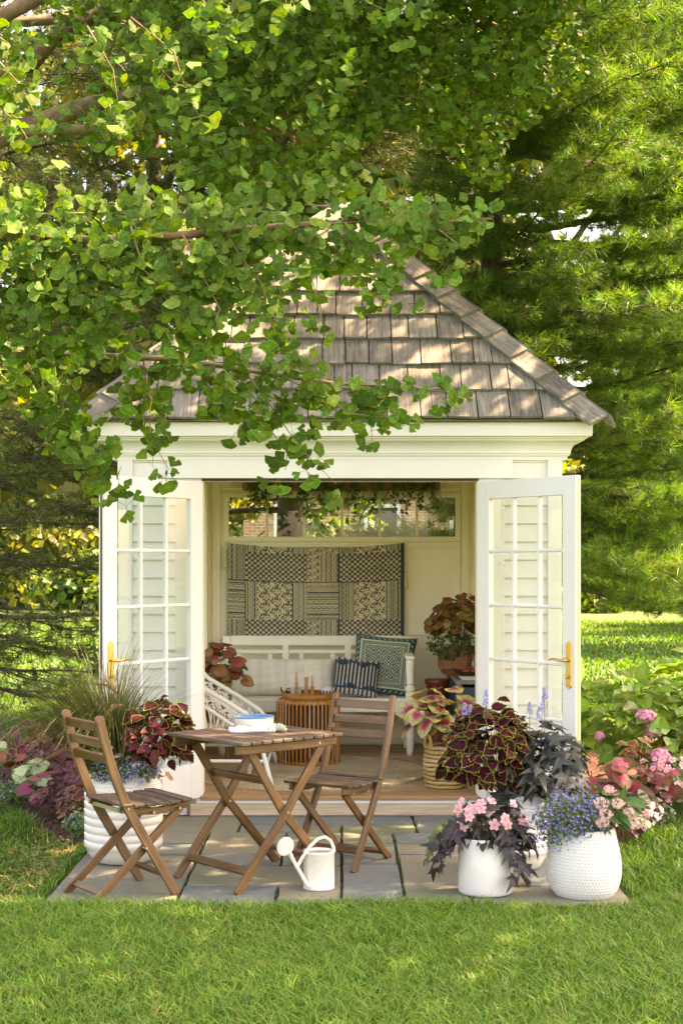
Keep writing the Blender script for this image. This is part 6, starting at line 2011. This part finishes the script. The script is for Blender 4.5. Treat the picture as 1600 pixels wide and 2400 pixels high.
# ---- trees and shrubs beyond the lawn
BLOB = (np.array([(-.5, -.35, 0), (.5, -.30, .06), (.55, .3, -.05), (-.45, .35, .08)], dtype=np.float32), np.array([(0, 1, 2), (0, 2, 3)], dtype=np.int32), np.array([(1, 0, 0), (0, 0, 0), (1, 0, 0), (0, 0, 0)], dtype=np.float32))
def far_tree(label, x, y, h, r, m, seed, n=3200, ls=.30, zb=.22, name='broadleaf_tree', cat='tree', group='trees beyond the lawn'):
    q = np.random.default_rng(seed)
    t_ = thing(name, label, cat, (x, y, 0), 0, group)
    b = MB(); b.tube([(0, 0, -.2), (.1, 0, h * .3), (0, .1, h * .65)], [.035 * h * .6, .03 * h * .5, .01 * h], 8)
    for k in range(5):
        a = q.random() * 6.28; b.tube([(.05, 0, h * (.28 + .06 * k)), (math.cos(a) * r * .4, math.sin(a) * r * .4, h * (.45 + .07 * k)), (math.cos(a) * r * .75, math.sin(a) * r * .75, h * (.55 + .07 * k))], [.02 * h * .4, .012 * h * .4, .004 * h], 6)
    b.build('trunk', PBARK, t_)
    nb = 16
    C = np.stack([q.normal(0, .42, nb) * r, q.normal(0, .42, nb) * r, h * (zb + .12 + (.86 - zb - .12) * q.random(nb))], 1)
    R_ = r * (.28 + .22 * q.random(nb))
    w_ = q.integers(0, nb, n)
    o = q.normal(0, 1, (n, 3)); o /= np.linalg.norm(o, axis=1, keepdims=True)
    P = C[w_] + o * (R_[w_] * (.55 + .5 * q.random(n)))[:, None] * np.array([1, 1, .75])
    N_ = o + q.normal(0, .5, (n, 3)) + np.array([0, 0, .5])
    inst('crown', BLOB, frames_np(np.cross(N_, q.normal(0, 1, (n, 3))), N_, ls * (.6 + .8 * q.random(n))), P, m, t_, 'stuff', seed)
for i, (x, y, h, r, m, lab) in enumerate((
    (-9.5, 27, 12, 4.2, L_FAR, 'tall yellow green tree at the far left'), (-5.0, 33, 13, 4.6, L_FARY, 'yellow lit tree behind the ginkgo boughs'), (-1.0, 30, 11, 4.0, L_FAR, 'green tree behind the left side of the shed'), (3.5, 36, 13, 4.8, L_FAR, 'broad tree behind the middle pine'),
    (6.6, 15.5, 3.6, 1.3, L_FAR, 'tree at the right picture edge casting shade on the lawn'), (8.5, 30, 12, 4.5, L_FARY, 'sunlit tree behind the right pine'), (13, 36, 14, 5, L_FAR, 'tall tree at the far right beyond the lawn'), (-14, 38, 14, 5, L_FARY, 'tree at the far left edge of the lawn'), (-8.5, 44, 15, 5.5, L_FAR, 'distant tree between the left trees'), (6, 46, 15, 5.5, L_FAR, 'most distant tree beyond the right lawn'))):
    far_tree(lab, x * 1.75, y * 1.75, h * 2.6, r * 2.2, m, 300 + i, 6500, .62, .0)
for i, (x, y, h, r, m, lab) in enumerate((
    (5.2, 24, 1.9, 1.6, L_FARY, 'sunlit yellow shrub right of the shed beyond the lawn'), (7.4, 25, 2.4, 1.8, L_FAR, 'dark green shrub beside the yellow shrub'), (9.6, 24, 2.0, 1.7, L_FARY, 'yellow shrub at the far right lawn edge'), (3.4, 27, 2.2, 1.7, L_FAR, 'shrub half hidden by the right door'), (-5.8, 25, 2.4, 2.0, L_FARY, 'bright shrub beyond the left lawn'), (-8.6, 26, 2.6, 2.0, L_FAR, 'green shrub at the left lawn edge'), (-3.6, 27, 2.2, 1.8, L_FAR, 'shrub beyond the lawn left of the shed'), (4.3, 23, 1.5, 1.5, L_FAR, 'low green shrub nearest the right door'), (6.1, 27, 2.8, 2.0, L_FARY, 'taller sunlit shrub behind the low green one'), (8.6, 27.5, 3.0, 2.0, L_FAR, 'tall dark shrub at the right picture edge'), (-7.2, 28, 3.0, 2.2, L_FARY, 'tall yellow shrub at the back of the left lawn'), (-4.8, 22, 1.2, 1.3, L_FAR, 'low shrub nearest the left lawn'))):
    far_tree(lab, x * 1.7, y * 1.75, h * 1.6, r * 1.7, m, 340 + i, 1800, .26, .0, 'shrub', 'shrub', 'shrubs along the lawn edge')

for i, (x, y, h, r, lab) in enumerate(((-1.9, 11, 3.4, 1.1, 'leafy bush left of the brick house, seen through the transom'), (.1, 14, 3.3, 1.0, 'leafy bush before the brick house, in the middle of the transom'), (2.4, 13, 3.4, 1.1, 'leafy bush right of the brick house, seen through the transom'))):
    far_tree(lab, x, y, h, r, L_FARY if i != 1 else L_FAR, 380 + i, 1300, .13, .1, 'shrub', 'shrub', 'shrubs behind the shed')
# ---- brick house added far behind, in place of a reflection in the transom
bh = thing('reflection_house', 'orange brick house standing in for a reflection in the transom window', 'house', (.9, 26, 0))
def brick_mat():
    m, nt, out = mk('far_brick')
    g = nd(nt, 'TexCoord').outputs['Object']
    gg = nd(nt, 'SeparateXYZ', {0: g})
    v = nd(nt, 'CombineXYZ', {0: math_(nt, 'ADD', gg.outputs[0], gg.outputs[1]), 1: gg.outputs[2], 2: 0.0}).outputs[0]
    b = nd(nt, 'TexBrick', {'Vector': v, 'Color1': (.40, .16, .08, 1), 'Color2': (.50, .23, .12, 1), 'Mortar': (.45, .38, .3, 1), 'Scale': 1.0, 'Mortar Size': .012, 'Brick Width': .22, 'Row Height': .075})
    finish(nt, out, b.outputs[0], .85)
    return m
MB().box((0, 2.5, 1.9), (6.6, 5, 3.8)).build('wall', brick_mat(), bh)
rf = MB(); rf.add([(-3.6, -.3, 3.8), (3.6, -.3, 3.8), (3.6, 5.3, 3.8), (-3.6, 5.3, 3.8), (-3.6, 2.5, 5.4), (3.6, 2.5, 5.4)], [(0, 1, 5, 4), (2, 3, 4, 5), (0, 4, 3), (1, 2, 5), (3, 2, 1, 0)]); rf.build('roof', SHAKE, bh)
for x in (-2.1, .1, 2.2):
    wb = MB(); rect_frame(wb, x - .45, x + .45, 1.2, 3.1, -.02, .08, .09); wb.box((x, -.02, 2.15), (.7, .05, .06)); w2 = wb.build('window', WHITE, bh)
    MB().box((x, -.005, 2.15), (.74, .01, 1.74)).build('pane', m_plain('dark_house_glass', (.05, .06, .06), .1), w2)
print('objects', len(bpy.data.objects), 'tris ~', sum(len(m.loops) - 2 * len(m.polygons) for m in bpy.data.meshes))
